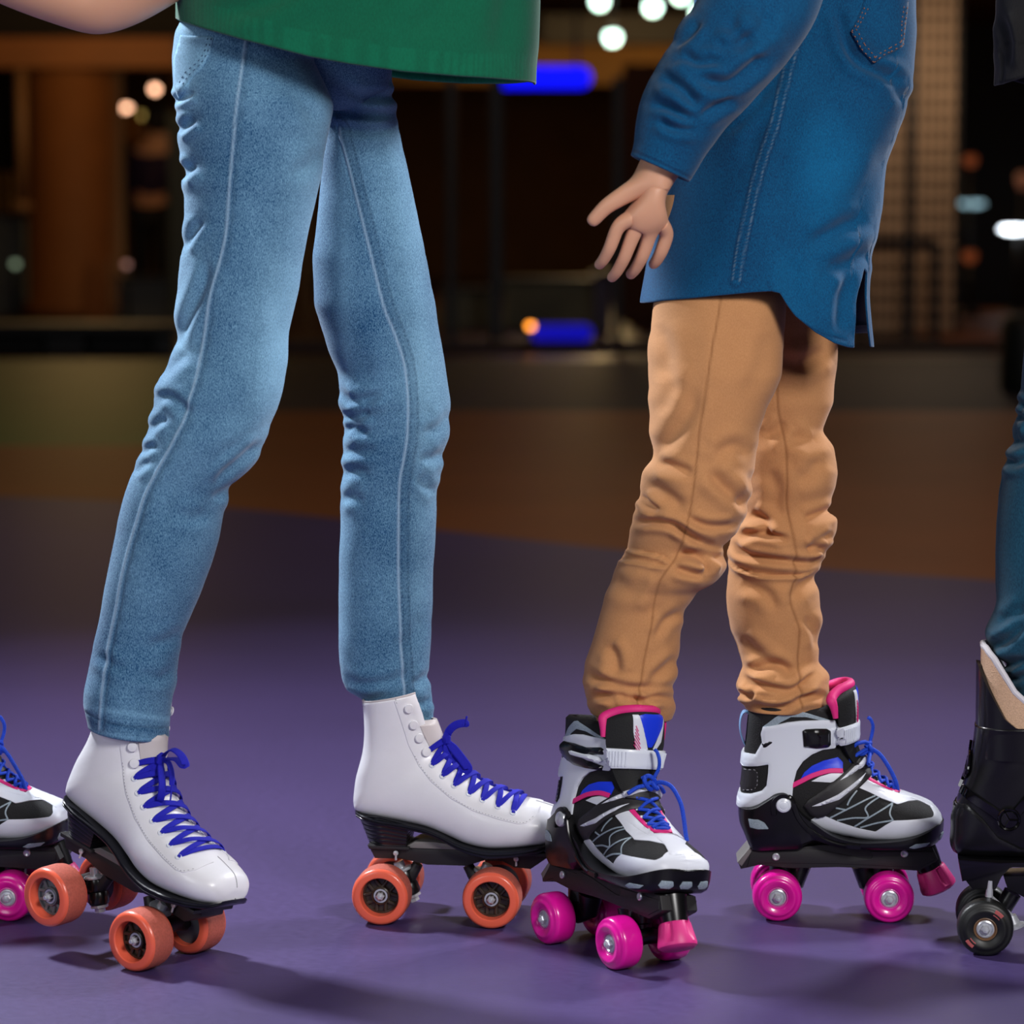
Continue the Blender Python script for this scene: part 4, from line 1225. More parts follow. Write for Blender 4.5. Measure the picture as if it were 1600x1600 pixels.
    def bstem(bm):
        bm_lathe(bm, [(.017, -.016), (.016, 0), (.0145, .013), (.001, .013)], c0, ax, 32)
    stem = part(K + 'stem', 'toe_stop_stem', root, bstem, [M_BLACKPL])
    def bstop(bm):
        n = 48; rings = []
        q = Vector((0, 0, 1)).rotation_difference(ax)
        for r, h in [(.0001, .012), (.016, .012), (.0172, .014), (.0195, .026), (.0210, .034), (.0205, .037), (.017, .0395), (.0001, .040)]:
            ring = []
            for i in range(n):
                a = 2 * math.pi * i / n
                g = 1 - (.22 * max(0, math.cos(a * 4.5)) ** 2 if .0125 < h < .033 and r > .01 else 0)
                ring.append(bm.verts.new(c0 + q @ Vector((r * g * math.cos(a), r * g * math.sin(a), h))))
            rings.append(ring)
        for A, B in zip(rings, rings[1:]):
            for i in range(n): bm.faces.new((A[i], A[(i + 1) % n], B[(i + 1) % n], B[i]))
    part(K + 'stop', 'toe_stop', stem, bstop, [M_PINKSTOP])
    # cord lace
    def vp(u, v, l=.003):
        h, n = hit(both, VM, u, v); return h + n * l
    def bco(bm):
        us = [-.006, .006, .018, .029, .036]
        for i in range(len(us) - 1):
            for s in (-1, 1):
                P = [vp(us[i], s * .013, .0025), vp((us[i] * 2 + us[i + 1]) / 3, s * .005, .004 + .001 * s), vp((us[i] + us[i + 1]) / 2, 0, .0045 + .0012 * s), vp((us[i] + us[i + 1] * 2) / 3, -s * .005, .004), vp(us[i + 1], -s * .011, .0025)]
                bm_tube(bm, catmull(np.array([tuple(p) for p in P]), 16), .0019, 8)
        bm_tube(bm, catmull(np.array([tuple(vp(.037, y, .002)) for y in (-.008, 0, .008)]), 10), .0019, 8)
    lace = part(K + 'cord', 'lace', root, bco, [M_CORD])
    kx, kz = CB((835, 505)); k0 = Vector((kx + .004, 0.0, kz))
    def T(bm, rel, r=.0023, n=44):
        bm_tube(bm, catmull(np.array([tuple(k0 + Vector(p) * .001) for p in rel]), n), r, 8)
    def bkn(bm):
        T(bm, [(0, -8, 4), (5, -4, 8), (6, 3, 5), (4, 7, -2), (5, 1, -6), (7, -5, -3), (6, -9, 3), (3, -6, 7)], .0025)
        T(bm, [(4, 2, 2), (8, 5, -3), (6, 9, -5)], .0028, 12)
        T(bm, [(2, -26, -12), (4, -16, -5), (5, -6, -2), (6, 0, 2)], .0023)
        T(bm, [(-4, 26, -10), (1, 17, -4), (5, 7, -2), (5, 0, 1)], .0023)
        T(bm, [(5, 3, 5), (8, 6, 16), (9, 5, 26), (6, 3, 34), (3, 2, 36)], .0020)
        if cords == 'front':
            T(bm, [(6, 4, 0), (14, 8, 3), (24, 14, 0), (34, 20, -14), (38, 24, -30), (42, 26, -46), (45, 27, -54)], .0024)
        else:
            T(bm, [(6, -2, 2), (0, -10, 10), (-12, -16, 8), (-14, -14, 0), (-4, -10, -4), (4, -4, 0)], .0022)
            T(bm, [(6, -4, 2), (16, -8, -4), (26, -10, -18), (34, -8, -34), (37, -6, -46)], .0024)
            T(bm, [(4, -4, 2), (-8, -16, -2), (-18, -18, -10), (-12, -16, -18)], .0022)
    part(K + 'knot' + cords, 'knot', lace, bkn, [M_CORD])
    return root

# ------------------------------------------------------------------ black skate on the right
def CC(p): return ((p[0] - 471) * .0002309, (1535 - p[1]) * .0002309)
def CCl(l): return [CC(p) for p in l]

def skate_black(mw):
    root = empty('roller_skate', mat=mw)
    K = 'C_'
    raw = [((1120, 1020), (1120, 1035), .001, .8, .5), ((1105, 950), (1112, 1060), .026, .8, .45), ((1040, 900), (1050, 1075), .037, .8, .4), ((940, 855), (940, 1080), .044, .85, .38),
           ((830, 800), (800, 1082), .0445, .92, .36), ((730, 710), (640, 1080), .041, .92, .4), ((670, 620), (480, 1082), .037, .9, .45), ((630, 550), (280, 1085), .036, .88, .5),
           ((610, 500), (42, 1085), .035, .85, .55), ((598, 470), (18, 960), .035, .8, .6), ((590, 440), (28, 850), .035, .8, .6), ((582, 430), (62, 750), .036, .78, .62), ((575, 440), (86, 670), .037, .75, .64),
           ((565, 455), (98, 590), .039, .72, .66), ((552, 465), (106, 520), .041, .7, .68), ((540, 475), (108, 478), .0425, .7, .7)]
    secs = []
    for F, B, w, eF, eB in raw:
        f, b = CC(F), CC(B)
        secs.append((f[0], f[1], b[0], b[1], w, eF, eB, .85))
    V = boot_surface(secs, 130, 90, lip=.006, depth=.02)
    me = grid_mesh('boot', V); me.materials.append(M_BLKLEATH)
    boot = link('boot', me, root)
    bvh = make_bvh(V[:-3])
    # tall back cuff plate and tan liner: shells that follow the ankle
    def collar(top_fn, bot_z, off, thick):
        def f(bm):
            top = V[-4]
            c = top.mean(0)
            rings = []
            for k in range(len(top) + 1):
                p = top[k % len(top)]
                th = math.atan2(p[1], -(p[0] - c[0]))
                zt_ = top_fn(abs(th))
                d = Vector((p[0] - c[0], p[1], 0)).normalized()
                q = Vector((p[0], p[1], 0)) + d * off
                col = []
                for u in np.linspace(0, 1, 14):
                    z = bot_z + (zt_ - bot_z) * u
                    lean = Vector((-.0008 * u, 0, 0))
                    col.append(q + Vector((0, 0, z)) + lean)
                for u in np.linspace(1, 0, 14):
                    z = bot_z + (zt_ - bot_z) * u
                    rnd = .0008 if u > .98 else 0
                    col.append(q - d * thick + Vector((0, 0, z - rnd)))
                rings.append([bm.verts.new(v) for v in col])
            n = len(rings[0])
            for A, B in zip(rings, rings[1:]):
                for i in range(n): bm.faces.new((A[i], A[(i + 1) % n], B[(i + 1) % n], B[i]))
            bmesh.ops.remove_doubles(bm, verts=bm.verts, dist=1e-6)
        return f
    def z_(cy): return CC((0, cy))[1]
    tl = lambda a: float(np.interp(a, [0, .5, .8, 1.1, 1.4, 1.75, 2.1, 2.5, 3.15], [z_(98), z_(108), z_(150), z_(225), z_(300), z_(348), z_(330), z_(250), z_(180)]))
    ts = lambda a: float(np.interp(a, [0, .35, .6, .9, 1.2, 1.5, 2.0, 3.15], [z_(178), z_(186), z_(235), z_(330), z_(425), z_(466), z_(470), z_(470)]))
    liner = part(K + 'liner', 'liner', root, collar(tl, z_(500), -.004, .005), [M_TAN])
    def bedge(bm):
        top = V[-4]; c = top.mean(0); P = []
        for p in list(top) + [top[0]]:
            th = abs(math.atan2(p[1], -(p[0] - c[0])))
            d = Vector((p[0] - c[0], p[1], 0)).normalized()
            P.append(Vector((p[0], p[1], tl(th))) - d * .0065 + Vector((-.0008, 0, 0)))
        bm_tube(bm, P, .0036, 10)
    part(K + 'edge', 'liner_binding', liner, bedge, [M_LINER])
    shell = part(K + 'cuff', 'cuff', root, collar(ts, z_(620), .0006, .003), [M_BLKLEATH])
    def two(f):
        def g(bm):
            for s in (-1, 1): f(bm, SIDE[s])
        g.one = lambda bm, s: f(bm, SIDE[s])
        return g
    part(K + 'heelcup', 'heel_cup', root, two(lambda bm, pr: bm_panel(bm, bvh, pr, CCl([(0, 1075), (-5, 960), (20, 850), (75, 835), (150, 900), (220, 985), (330, 1040), (520, 1060), (700, 1085), (300, 1100)]), .003, .003)), [M_BLKLEATH])
    part(K + 'straps', 'cuff_strap', root, two(lambda bm, pr: (bm_strip(bm, bvh, pr, CCl([(60, 775), (100, 800), (180, 850), (265, 890), (360, 790), (430, 700), (560, 560)]), .011, .004, .002, 60),
                                                             bm_strip(bm, bvh, pr, CCl([(50, 740), (85, 690), (100, 560)]), .010, .003, .002, 20))), [M_BLKGLOSS])
    for s in (-1, 1):
        def bpv(bm):
            X, Z = CC((268, 892))
            h, n = hit(bvh, SIDE[s], X, Z)
            bm_lathe(bm, [(.0125, 0), (.0125, .006), (.0115, .0072), (.0095, .006), (.0085, .0072), (.0001, .0066)], h, (0, s, 0), 36)
            for a in (0, 2.1, 4.2):
                bm_tube(bm, [h + Vector((0, s * .007, 0)), h + Vector((math.cos(a) * .0085, s * .007, math.sin(a) * .0085))], .0013, 6)
        part(K + 'pivot%d' % s, 'pivot_rivet', root, bpv, [M_BLKGLOSS])
    part(K + 'sole', 'sole', root, lambda bm: bm_prism(bm, CCl([(38, 1088), (300, 1090), (1110, 1062), (1120, 1040), (1130, 1060), (1100, 1095), (900, 1120), (500, 1120), (290, 1125), (60, 1200), (45, 1130)]), -.033, .033, .002), [M_BLKGLOSS])
    part(K + 'mount', 'chassis', root, lambda bm: (bm_prism(bm, CCl([(55, 1100), (300, 1110), (240, 1180), (215, 1240), (110, 1245), (75, 1200)]), -.026, .026, .002), bm_prism(bm, CCl([(250, 1180), (950, 1130), (900, 1240), (820, 1280), (360, 1285), (270, 1240)]), -.020, .020, .002)), [M_BLACKPL])
    R = .030
    for sx in (-1, 1):
        X = sx * .070
        def btr(bm, X=X, sx=sx):
            bm_cyl(bm, (X, -.050, R), (X, .050, R), .0042, 14)
            bm_tube(bm, [(X, -.022, R), (X, 0, R + .005), (X, .022, R)], [.007, .010, .007], 14)
            bm_tube(bm, [(X, 0, R), (X - sx * .02, 0, R + .012), (X - sx * .03, 0, R + .03)], [.010, .010, .010], 14)
        tr = part(K + 'truck%d' % sx, 'truck', root, btr, [M_BLACKPL])
        def bst(bm, X=X, sx=sx):
            bm_cyl(bm, (X + sx * -.004, -.024, R + .030), (X + .005, -.024, R + .048), .0042, 14, .003)
            bm_cyl(bm, (X + .002, -.024, R + .034), (X - sx * .031, -.004, R + .004), .002, 8)
            bm_lathe(bm, [(.001, 0), (.012, 0), (.0125, .003), (.008, .005), (.006, .014), (.001, .014)], (X - sx * .032, -.004, R - .008), (sx * .3, 0, 1), 24)
        part(K + 'pin%d' % sx, 'kingpin', tr, bst, [M_STEEL])
        for s in (-1, 1): wheel(K, root, (X, s * .036), R, .032, 'black', s)
    return root
# ------------------------------------------------------------------ placing the skates
def pose(yaw, pitch, anchor, target, roll=0):
    R = Matrix.Rotation(math.radians(-yaw), 4, 'Z') @ Matrix.Rotation(math.radians(pitch), 4, 'Y') @ Matrix.Rotation(math.radians(roll), 4, 'X')
    return Matrix.Translation(Vector(target) - R @ Vector(anchor)) @ R
RA, RB = .0326, .0279
M1 = pose(34, 14.0, (.0625, -.0605, RA), PZ(203, 1472, RA))
M2 = pose(7.5, 0, (0, -.0565, 0), PZ(680, 1449))
M3 = pose(57, 0, (.0625, -.046, RB), PZ(951, 1475, RB))
M4 = pose(3, 0, (0, -.045, 0), PZ(1302, 1442))
M0 = pose(9, 0, (.0625, -.045, 0), PZ(12, 1441))
M5 = pose(8, 0, (-.070, -.050, 0), PZ(1539, 1496))
def lean(R, deg, pitch=0, dx=0):
    return Matrix.Translation((dx, 0, R)) @ Matrix.Rotation(math.radians(pitch), 4, 'Y') @ Matrix.Rotation(math.radians(-deg), 4, 'X') @ Matrix.Translation((0, 0, -R))
def tip(root, R, deg, pitch=0, dx=0):
    # the boot leans on its cushions while the wheels stay flat
    for c in root.children:
        if c.name.split('.')[0] not in ('wheel', 'truck'): c.matrix_basis = lean(R, deg, pitch, dx) @ c.matrix_basis
S1 = skate_white(M1, rear_hub=M_HUBG, bow='front')
tag(S1, 'white leather high-heeled roller skate tipped onto its front wheels, at the left', 'roller skate', 'roller skates')
S2 = skate_white(M2, bow='side')
tag(S2, 'white leather high-heeled roller skate standing flat, seen from the side', 'roller skate', 'roller skates')
S3 = skate_sport(M3, near='lever', cords='front')
tag(S3, 'white, black and pink roller skate pointing towards the viewer, worn with tan trousers', 'roller skate', 'roller skates')
S4 = skate_sport(M4, near='square', cords='side')
tag(S4, 'white, black and pink roller skate in side view beside the black skate', 'roller skate', 'roller skates')
S0 = skate_sport(M0, near='square', cords='side')
tag(S0, 'white, black and pink roller skate cut off by the left edge', 'roller skate', 'roller skates')
S5 = skate_black(M5)
tag(S5, 'black roller skate with tan mesh liner and dark wheels at the right edge', 'roller skate', 'roller skates')

# ------------------------------------------------------------------ cloth tubes
def smooth1(a, s):
    if s <= 0: return a
    k = np.exp(-0.5 * (np.arange(-int(3 * s), int(3 * s) + 1) / s) ** 2); k /= k.sum()
    return np.convolve(np.pad(a, len(k) // 2, mode='edge'), k, 'valid')

def seg_dist(u, v, P):
    """distance, signed side and arclength fraction to polyline"""
    P = np.asarray(P, float)
    best = np.full(u.shape, 1e9); side = np.zeros(u.shape); frac = np.zeros(u.shape)
    d = np.r_[0, np.cumsum(np.linalg.norm(np.diff(P, axis=0), axis=1))]
    for i in range(len(P) - 1):
        a, b = P[i], P[i + 1]; ab = b - a; L = (ab ** 2).sum() + 1e-9
        t = np.clip(((u - a[0]) * ab[0] + (v - a[1]) * ab[1]) / L, 0, 1)
        dx = u - a[0] - t * ab[0]; dy = v - a[1] - t * ab[1]
        q = np.hypot(dx, dy); m = q < best
        best[m] = q[m]; side[m] = (ab[0] * dy - ab[1] * dx)[m]; frac[m] = ((d[i] + t * math.sqrt(L)) / d[-1])[m]
    return best, np.sign(side), frac

def fold_disp(u, v, folds):
    D = np.zeros(u.shape)
    for f in folds:
        P, w, amp = f[0], f[1], f[2]
        A = np.array(P, float)
        if len(A) > 2: A = catmull(A, 6 * len(A))
        mg = w * 4
        m = (u > A[:, 0].min() - mg) & (u < A[:, 0].max() + mg) & (v > A[:, 1].min() - mg) & (v < A[:, 1].max() + mg)
        if not m.any(): continue
        d, s, fr = seg_dist(u[m], v[m], A)
        taper = np.clip(np.sin(np.pi * np.clip(fr, .0, 1)) * 1.6, .12, 1)
        x = d * s / w
        pr = -np.exp(-x ** 2) + .65 * np.exp(-((x - 1.9) / 1.15) ** 2) + .65 * np.exp(-((x + 1.9) / 1.15) ** 2)
        if len(f) > 3 and f[3] == 'ledge':
            pr = np.where(s > 0, 1, -0.2) * np.exp(-(x / 1.0) ** 2) * np.tanh(d / (w * .18)) * 1.1 - .3 * np.exp(-(x * 3) ** 2)
        endd = np.exp(-np.maximum(0, d - 3.2 * w) / w)
        D[m] += 1.3 * amp * .001 * pr * taper * endd
    return D

def wobble(u, v, seed, sc, amp):
    r = np.random.RandomState(seed); D = np.zeros(u.shape)
    for k in range(10):
        a = r.uniform(-.5, .5) + (0 if k % 2 else .4); f = sc * r.uniform(.6, 1.8)
        D += np.sin((u * math.sin(a) + v * math.cos(a)) * f + r.uniform(0, 6.28)) / 10
    return D * amp * .001

def cloth_tube(rowsL, rowsR, depth, ratio, y0, y1, step=2.8, ncol=230, folds=(), wob=(0, .05, 0), hem=None, tilt=(0, 0), lip=.003, up=.008, smooth=5, e=1.0, seams=(), fade_light=None, backmul=1.0):
    rl, rr = np.array(rowsL, float), np.array(rowsR, float)
    nr = int((y1 - y0) / step)
    T = np.linspace(0, 1, nr)
    th = np.linspace(0, 2 * np.pi, ncol, endpoint=False)
    yy = y0 + (y1 - y0) * T
    XL = smooth1(np.interp(yy, rl[:, 0], rl[:, 1]), smooth / step); XR = smooth1(np.interp(yy, rr[:, 0], rr[:, 1]), smooth / step)
    cx, hx = (XL + XR) / 2, (XR - XL) / 2
    Yc = np.interp(yy, [d[0] for d in depth], [d[1] for d in depth]); K = np.interp(yy, [d[0] for d in ratio], [d[1] for d in ratio])
    C, S = np.cos(th), np.sin(th)
    Ce = np.sign(C) * np.abs(C) ** e; Se = np.sign(S) * np.abs(S) ** e
    V = np.zeros((nr, ncol, 3)); NRM = np.zeros((nr, ncol, 3))
    for i in range(nr):
        px = cx[i] + hx[i] * Ce
        if hem is not None:
            hv = hem(cx[-1] + (XR[-1] - XL[-1]) / 2 * Ce, Se)
            py = y0 + (hv - y0) * T[i]
            pxx = np.interp(py, yy, XL) ; pxr = np.interp(py, yy, XR)
            px = (pxx + pxr) / 2 + (pxr - pxx) / 2 * Ce
            hyy = (pxr - pxx) / 2
            yc = np.interp(py, yy, Yc); kk = np.interp(py, yy, K)
        else:
            py = yy[i] + (tilt[0] * (1 - T[i]) + tilt[1] * T[i] ** 3) * C
            hyy = hx[i]; yc = Yc[i]; kk = K[i]
        Yd = yc + 3.0
        base = PW(px, py, yc)
        V[i] = base
        hw = hyy / FPX * Yd
        V[i][:, 1] = yc - hw * kk * Se
        NRM[i] = np.stack([C * kk, -S, 0 * C], -1)
    NRM /= np.linalg.norm(NRM, axis=-1, keepdims=True) + 1e-9
    P = V.reshape(-1, 3)
    u, v = UV(P)
    # horizontally anchored lookup so that the far side carries folds too
    front = (NRM.reshape(-1, 3)[:, 1] < 0.05)
    D = fold_disp(u, v, folds) * np.where(front, 1, backmul) + wobble(u + np.where(front, 0, 300), v, wob[2], wob[1], wob[0])
    col = np.zeros((len(P), 4)); col[:, 3] = 1
    col[:, 0] = .5 if fade_light is None else fade_light(u, v, front)
    for sm in seams:
        line, w, kind = sm
        A = catmull(np.array(line, float), 12 * len(line))
        m = (u > A[:, 0].min() - 30) & (u < A[:, 0].max() + 30) & front
        d, s, fr = seg_dist(u[m], v[m], A)
        dd = d * s
        arc = fr * np.linalg.norm(np.diff(A, axis=0), axis=1).sum()
        if kind == 'ridge':      # one raised seam; shade along one side painted into the colour
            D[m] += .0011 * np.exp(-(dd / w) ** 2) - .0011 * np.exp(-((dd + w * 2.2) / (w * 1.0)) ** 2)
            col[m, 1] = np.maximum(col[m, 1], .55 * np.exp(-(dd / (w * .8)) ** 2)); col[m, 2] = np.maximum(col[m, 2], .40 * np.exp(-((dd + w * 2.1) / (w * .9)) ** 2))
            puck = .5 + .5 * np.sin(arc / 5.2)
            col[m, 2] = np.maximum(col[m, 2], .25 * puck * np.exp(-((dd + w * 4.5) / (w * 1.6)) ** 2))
        elif kind == 'fine':
            D[m] += -.0008 * np.exp(-(dd / w) ** 2)
            col[m, 2] = np.maximum(col[m, 2], .55 * np.exp(-(dd / w) ** 2))
        elif kind == 'flat':     # felled seam: raised band with two stitch rows
            D[m] += .0012 / (1 + np.exp((np.abs(dd) - w) * 1.6))
            dash = (np.sin(arc * .95) > -.3)
            for off in (-w * .75, w * .75): col[m, 1] = np.maximum(col[m, 1], .75 * dash * np.exp(-((dd - off) / 1.3) ** 2))
            col[m, 2] = np.maximum(col[m, 2], .45 * np.exp(-((np.abs(dd) - w * 1.15) / 1.8) ** 2))
            col[m, 2] = np.maximum(col[m, 2], .35 * (np.sin(arc * .9) > .2) * (np.abs(dd) < w * .5))
        elif kind == 'felled':   # piping at one side, double dark stitching band
            D[m] += .0010 * np.exp(-(dd / 2.2) ** 2) - .0008 * np.exp(-((dd - 4) / 2.0) ** 2) + .0005 * ((dd < -3) & (dd > -w))
            col[m, 1] = np.maximum(col[m, 1], .6 * np.exp(-(dd / 1.8) ** 2))
            for off in (-5, -w + 3): col[m, 2] = np.maximum(col[m, 2], .6 * (np.sin(arc * .85) > -.1) * np.exp(-((dd - off) / 1.9) ** 2))
            col[m, 2] = np.maximum(col[m, 2], .22 * ((dd < -2) & (dd > -w)))
    P = P + NRM.reshape(-1, 3) * D[:, None]
    V = P.reshape(nr, ncol, 3)
    # hem thickness and inside face
    last = V[-1]; n = NRM[-1]
    R2 = [last - n * lip * .5 - np.array([0, 0, lip * .4]), last - n * lip + np.array([0, 0, lip * .2]), last - n * lip * 1.2 + np.array([0, 0, up * .5]), last - n * lip * 1.2 + np.array([0, 0, up])]
    V = np.concatenate([V, np.array(R2)])
    col = np.concatenate([col.reshape(nr, ncol, 4), np.tile(col.reshape(nr, ncol, 4)[-1:], (4, 1, 1))])
    return V, col

def cloth_obj(name, parts, parent, m, loc=(0, 0, 0)):
    """join several tubes into the one garment mesh"""
    bmv, cols, quads, off = [], [], [], 0
    for V, col in parts:
        R, C = V.shape[:2]
        idx = np.arange(R * C).reshape(R, C) + off
        a = idx[:-1]; b = np.roll(idx, -1, 1)[:-1]; c = np.roll(idx, -1, 1)[1:]; d = idx[1:]
        quads.append(np.stack([a, d, c, b], -1).reshape(-1, 4)); bmv.append(V.reshape(-1, 3)); cols.append(col.reshape(-1, 4)); off += R * C
    P = np.concatenate(bmv) - np.array(loc); Q = np.concatenate(quads); Cc = np.concatenate(cols)
    me = bpy.data.meshes.new(name); n = len(Q)
    me.vertices.add(len(P)); me.vertices.foreach_set('co', P.reshape(-1))
    me.loops.add(n * 4); me.loops.foreach_set('vertex_index', Q.reshape(-1).astype(np.int32))
    me.polygons.add(n); me.polygons.foreach_set('loop_start', np.arange(0, n * 4, 4, dtype=np.int32))
    me.update(calc_edges=True)
    ca = me.color_attributes.new('Col', 'FLOAT_COLOR', 'POINT'); ca.data.foreach_set('color', Cc.reshape(-1).astype(np.float32))
    return link(name, me, parent, m)

def skin_body(name, pts, edges, parent=None, loc=(0, 0, 0), sub=3, m=None):
    """pts: (x,y,z,r) with the root first; one continuous skinned surface"""
    me = bpy.data.meshes.new(name)
    me.from_pydata([tuple(Vector(p[:3]) - Vector(loc)) for p in pts], edges, [])
    o = bpy.data.objects.new(name, me); COL.objects.link(o)
    mod = o.modifiers.new('skin', 'SKIN'); mod.use_smooth_shade = True
    sv = me.skin_vertices[0].data if me.skin_vertices else None
    if sv is None:
        bpy.context.view_layer.objects.active = o
        sv = me.skin_vertices[0].data
    for i, p in enumerate(pts):
        r = p[3]; sv[i].radius = r if isinstance(r, tuple) else (r, r)
    sv[0].use_root = True
    ss = o.modifiers.new('sub', 'SUBSURF'); ss.levels = sub; ss.render_levels = sub
    dg = bpy.context.evaluated_depsgraph_get(); dg.update()
    ev = o.evaluated_get(dg)
    new = bpy.data.meshes.new_from_object(ev)
    o.modifiers.clear(); o.data = new; new.name = name
    new.materials.clear(); new.materials.append(m or M_SKIN)
    new.polygons.foreach_set('use_smooth', np.ones(len(new.polygons), bool)); new.update()
    if parent is not None: o.parent = parent
    return o

def W3(px, py, Y):
    p = PW(px, py, Y); return Vector(p)

tip(S1, RA, 7, 2.5, -.011); tip(S3, RB, 8)
# where each ankle stands
def wl(M, p): return M @ Vector(p)
A1, A2, A3, A4, A5 = wl(M1 @ lean(RA, 7, 2.5, -.011), (-.05, 0, .22)), wl(M2, (-.05, 0, .22)), wl(M3 @ lean(RB, 8), (-.045, 0, .22)), wl(M4, (-.045, 0, .22)), wl(M5, (-.03, 0, .26))

# ------------------------------------------------------------------ person in green sweater and light jeans
LA = [(-40, 300), (30, 285), (50, 274), (91, 269), (157, 272), (172, 277), (190, 281), (206, 276), (232, 280), (259, 288), (270, 285), (282, 282), (293, 284), (304, 289), (350, 289), (392, 285), (437, 278), (490, 276), (532, 277), (546, 274), (560, 268), (591, 249), (610, 244), (628, 240), (640, 242), (655, 234), (673, 231), (690, 226), (710, 221), (742, 207), (769, 198), (815, 184), (874, 173), (911, 167), (975, 155), (1034, 142), (1084, 132), (1107, 131), (1134, 137), (1160, 142)]
RA_ = [(-40, 500), (30, 510), (95, 492), (118, 500), (140, 510), (161, 519), (190, 517), (215, 511), (300, 496), (400, 474), (477, 460), (518, 453), (564, 451), (605, 442), (655, 428), (683, 419), (700, 409), (719, 394), (735, 380), (750, 366), (765, 357), (787, 351), (838, 342), (879, 330), (920, 314), (961, 296), (997, 281), (1034, 278), (1066, 272), (1102, 266), (1152, 263), (1160, 263)]
LB = [(-40, 470), (100, 500), (215, 508), (300, 500), (400, 489), (477, 491), (509, 501), (550, 515), (582, 529), (600, 530), (623, 530), (640, 537), (655, 538), (669, 541), (684, 537), (696, 536), (720, 537), (742, 535), (787, 532), (860, 531), (929, 529), (997, 529), (1061, 533), (1080, 546), (1092, 566), (1150, 590)]
RB_ = [(-40, 640), (100, 612), (130, 612), (200, 622), (300, 645), (400, 665), (477, 680), (518, 686), (555, 693), (600, 700), (632, 704), (664, 703), (705, 693), (733, 690), (778, 681), (824, 681), (883, 677), (952, 675), (1034, 670), (1061, 668), (1088, 676), (1139, 678), (1150, 678)]
SEAM_A = [(386, 40), (383, 70), (371, 157), (364, 227), (357, 315), (352, 371), (341, 420), (331, 455), (319, 530), (310, 575), (301, 610), (288, 655), (276, 678), (258, 715), (246, 737), (232, 765), (223, 787), (210, 825), (200, 860), (190, 905), (182, 950), (168, 1020), (157, 1111), (155, 1140)]
SEAM_B = [(530, 200), (545, 260), (575, 380), (599, 477), (615, 518), (631, 568), (637, 623), (636, 678), (630, 720), (624, 760), (622, 860), (624, 952), (628, 1043), (631, 1084), (632, 1130)]
foldA = [([(268, 159), (285, 152), (303, 142)], 6, 3), ([(274, 207), (290, 196), (305, 184)], 7, 4), ([(280, 282), (290, 268), (305, 256)], 8, 4), ([(285, 392), (300, 365), (316, 342)], 7, 3), ([(275, 545), (292, 500), (318, 440), (322, 400)], 9, 3.2),
         ([(250, 592), (268, 572), (296, 552)], 8, 2), ([(240, 628), (262, 620), (284, 634), (296, 650)], 8, 2.6), ([(232, 674), (246, 660), (262, 655)], 7, 2.5), ([(221, 711), (232, 700), (246, 698)], 6, 2), ([(208, 742), (222, 728), (236, 722)], 6, 1.6),
         ([(416, 688), (385, 712), (352, 738), (330, 765)], 7, 4.2), ([(372, 752), (352, 765), (330, 784)], 8, 3), ([(440, 640), (400, 690), (340, 710)], 14, 1.8), ([(330, 800), (300, 810), (270, 800)], 10, 1.4), ([(290, 980), (262, 1000), (230, 1010)], 9, 1.6), ([(276, 1040), (250, 1060), (215, 1050)], 9, 1.6),
         ([(150, 1020), (175, 1040), (200, 1045)], 8, 1.2), ([(430, 120), (470, 150), (500, 200)], 14, 2), ([(505, 230), (480, 260), (450, 270)], 12, 1.6), ([(420, 420), (440, 520), (430, 600)], 22, 1.6), ([(300, 720), (270, 760), (250, 830)], 14, 1.4)]
foldB = [([(528, 606), (548, 626), (580, 622), (600, 612)], 8, 3), ([(536, 648), (556, 652), (580, 640)], 8, 3.2), ([(538, 672), (556, 668), (575, 682)], 7, 2.6), ([(534, 700), (556, 706), (590, 700)], 8, 2), ([(532, 742), (556, 736), (580, 742)], 8, 2), ([(531, 780), (552, 778), (570, 786)], 8, 1.6),
         ([(706, 640), (690, 665), (660, 680)], 9, 2.2), ([(696, 705), (676, 716), (655, 714)], 8, 2.2), ([(684, 770), (668, 760), (655, 742)], 8, 1.8), ([(530, 1050), (556, 1068), (600, 1066), (650, 1050)], 8, 2), ([(535, 1085), (570, 1092), (612, 1084)], 7, 2), ([(672, 1050), (655, 1064), (640, 1070)], 7, 2), ([(676, 1090), (660, 1100), (640, 1098)], 6, 2), ([(660, 960), (640, 1000), (610, 1010)], 12, 1.2),
         ([(560, 540), (575, 600), (565, 660)], 16, 1.2), ([(530, 130), (570, 150), (630, 150)], 7, 3), ([(510, 170), (560, 178), (620, 180)], 7, 3), ([(520, 196), (570, 205), (620, 200)], 8, 2)]
def fade_highlightA(u, v, fr):  # denim wash and hem, plus highlights painted along both leg edges
    w = .34 + .30 * np.exp(-((u - (505 - .14 * (v - 200))) / 45.0) ** 2) / (1 + np.exp((v - 600) / 30.0))
    w += .30 * np.exp(-((u - 430) / 50) ** 2 - ((v - 560) / 160) ** 2) + .22 * np.exp(-((u - 285) / 22) ** 2) * (v < 560)
    w += .25 * np.exp(-((u - 285) / 30) ** 2) * (v < 170)
    w += .10 * np.exp(-((v - 700) / 120) ** 2) + .28 * np.exp(-((v - (1106 + (u - 141) * .15)) / 5) ** 2)
    w -= .14 * np.exp(-((v - (1128 + (u - 141) * .15)) / 4) ** 2) - .25 * np.exp(-((v - (1142 + (u - 141) * .16)) / 3) ** 2)
    return w
def fade_highlightB(u, v, fr):  # wash and hem tones, with edge highlights painted in for the far leg
    w = .34 + .26 * np.exp(-((u - (640 + (v - 460) * .12)) / 34) ** 2) / (1 + np.exp((v - 740) / 30.0)) + .2 * np.exp(-((u - 538) / 14) ** 2)
    w += .1 * np.exp(-((u - 655) / 14) ** 2) + .22 * np.exp(-((v - 1126) / 4) ** 2) - .2 * np.exp(-((v - 1133) / 3) ** 2)
    return w
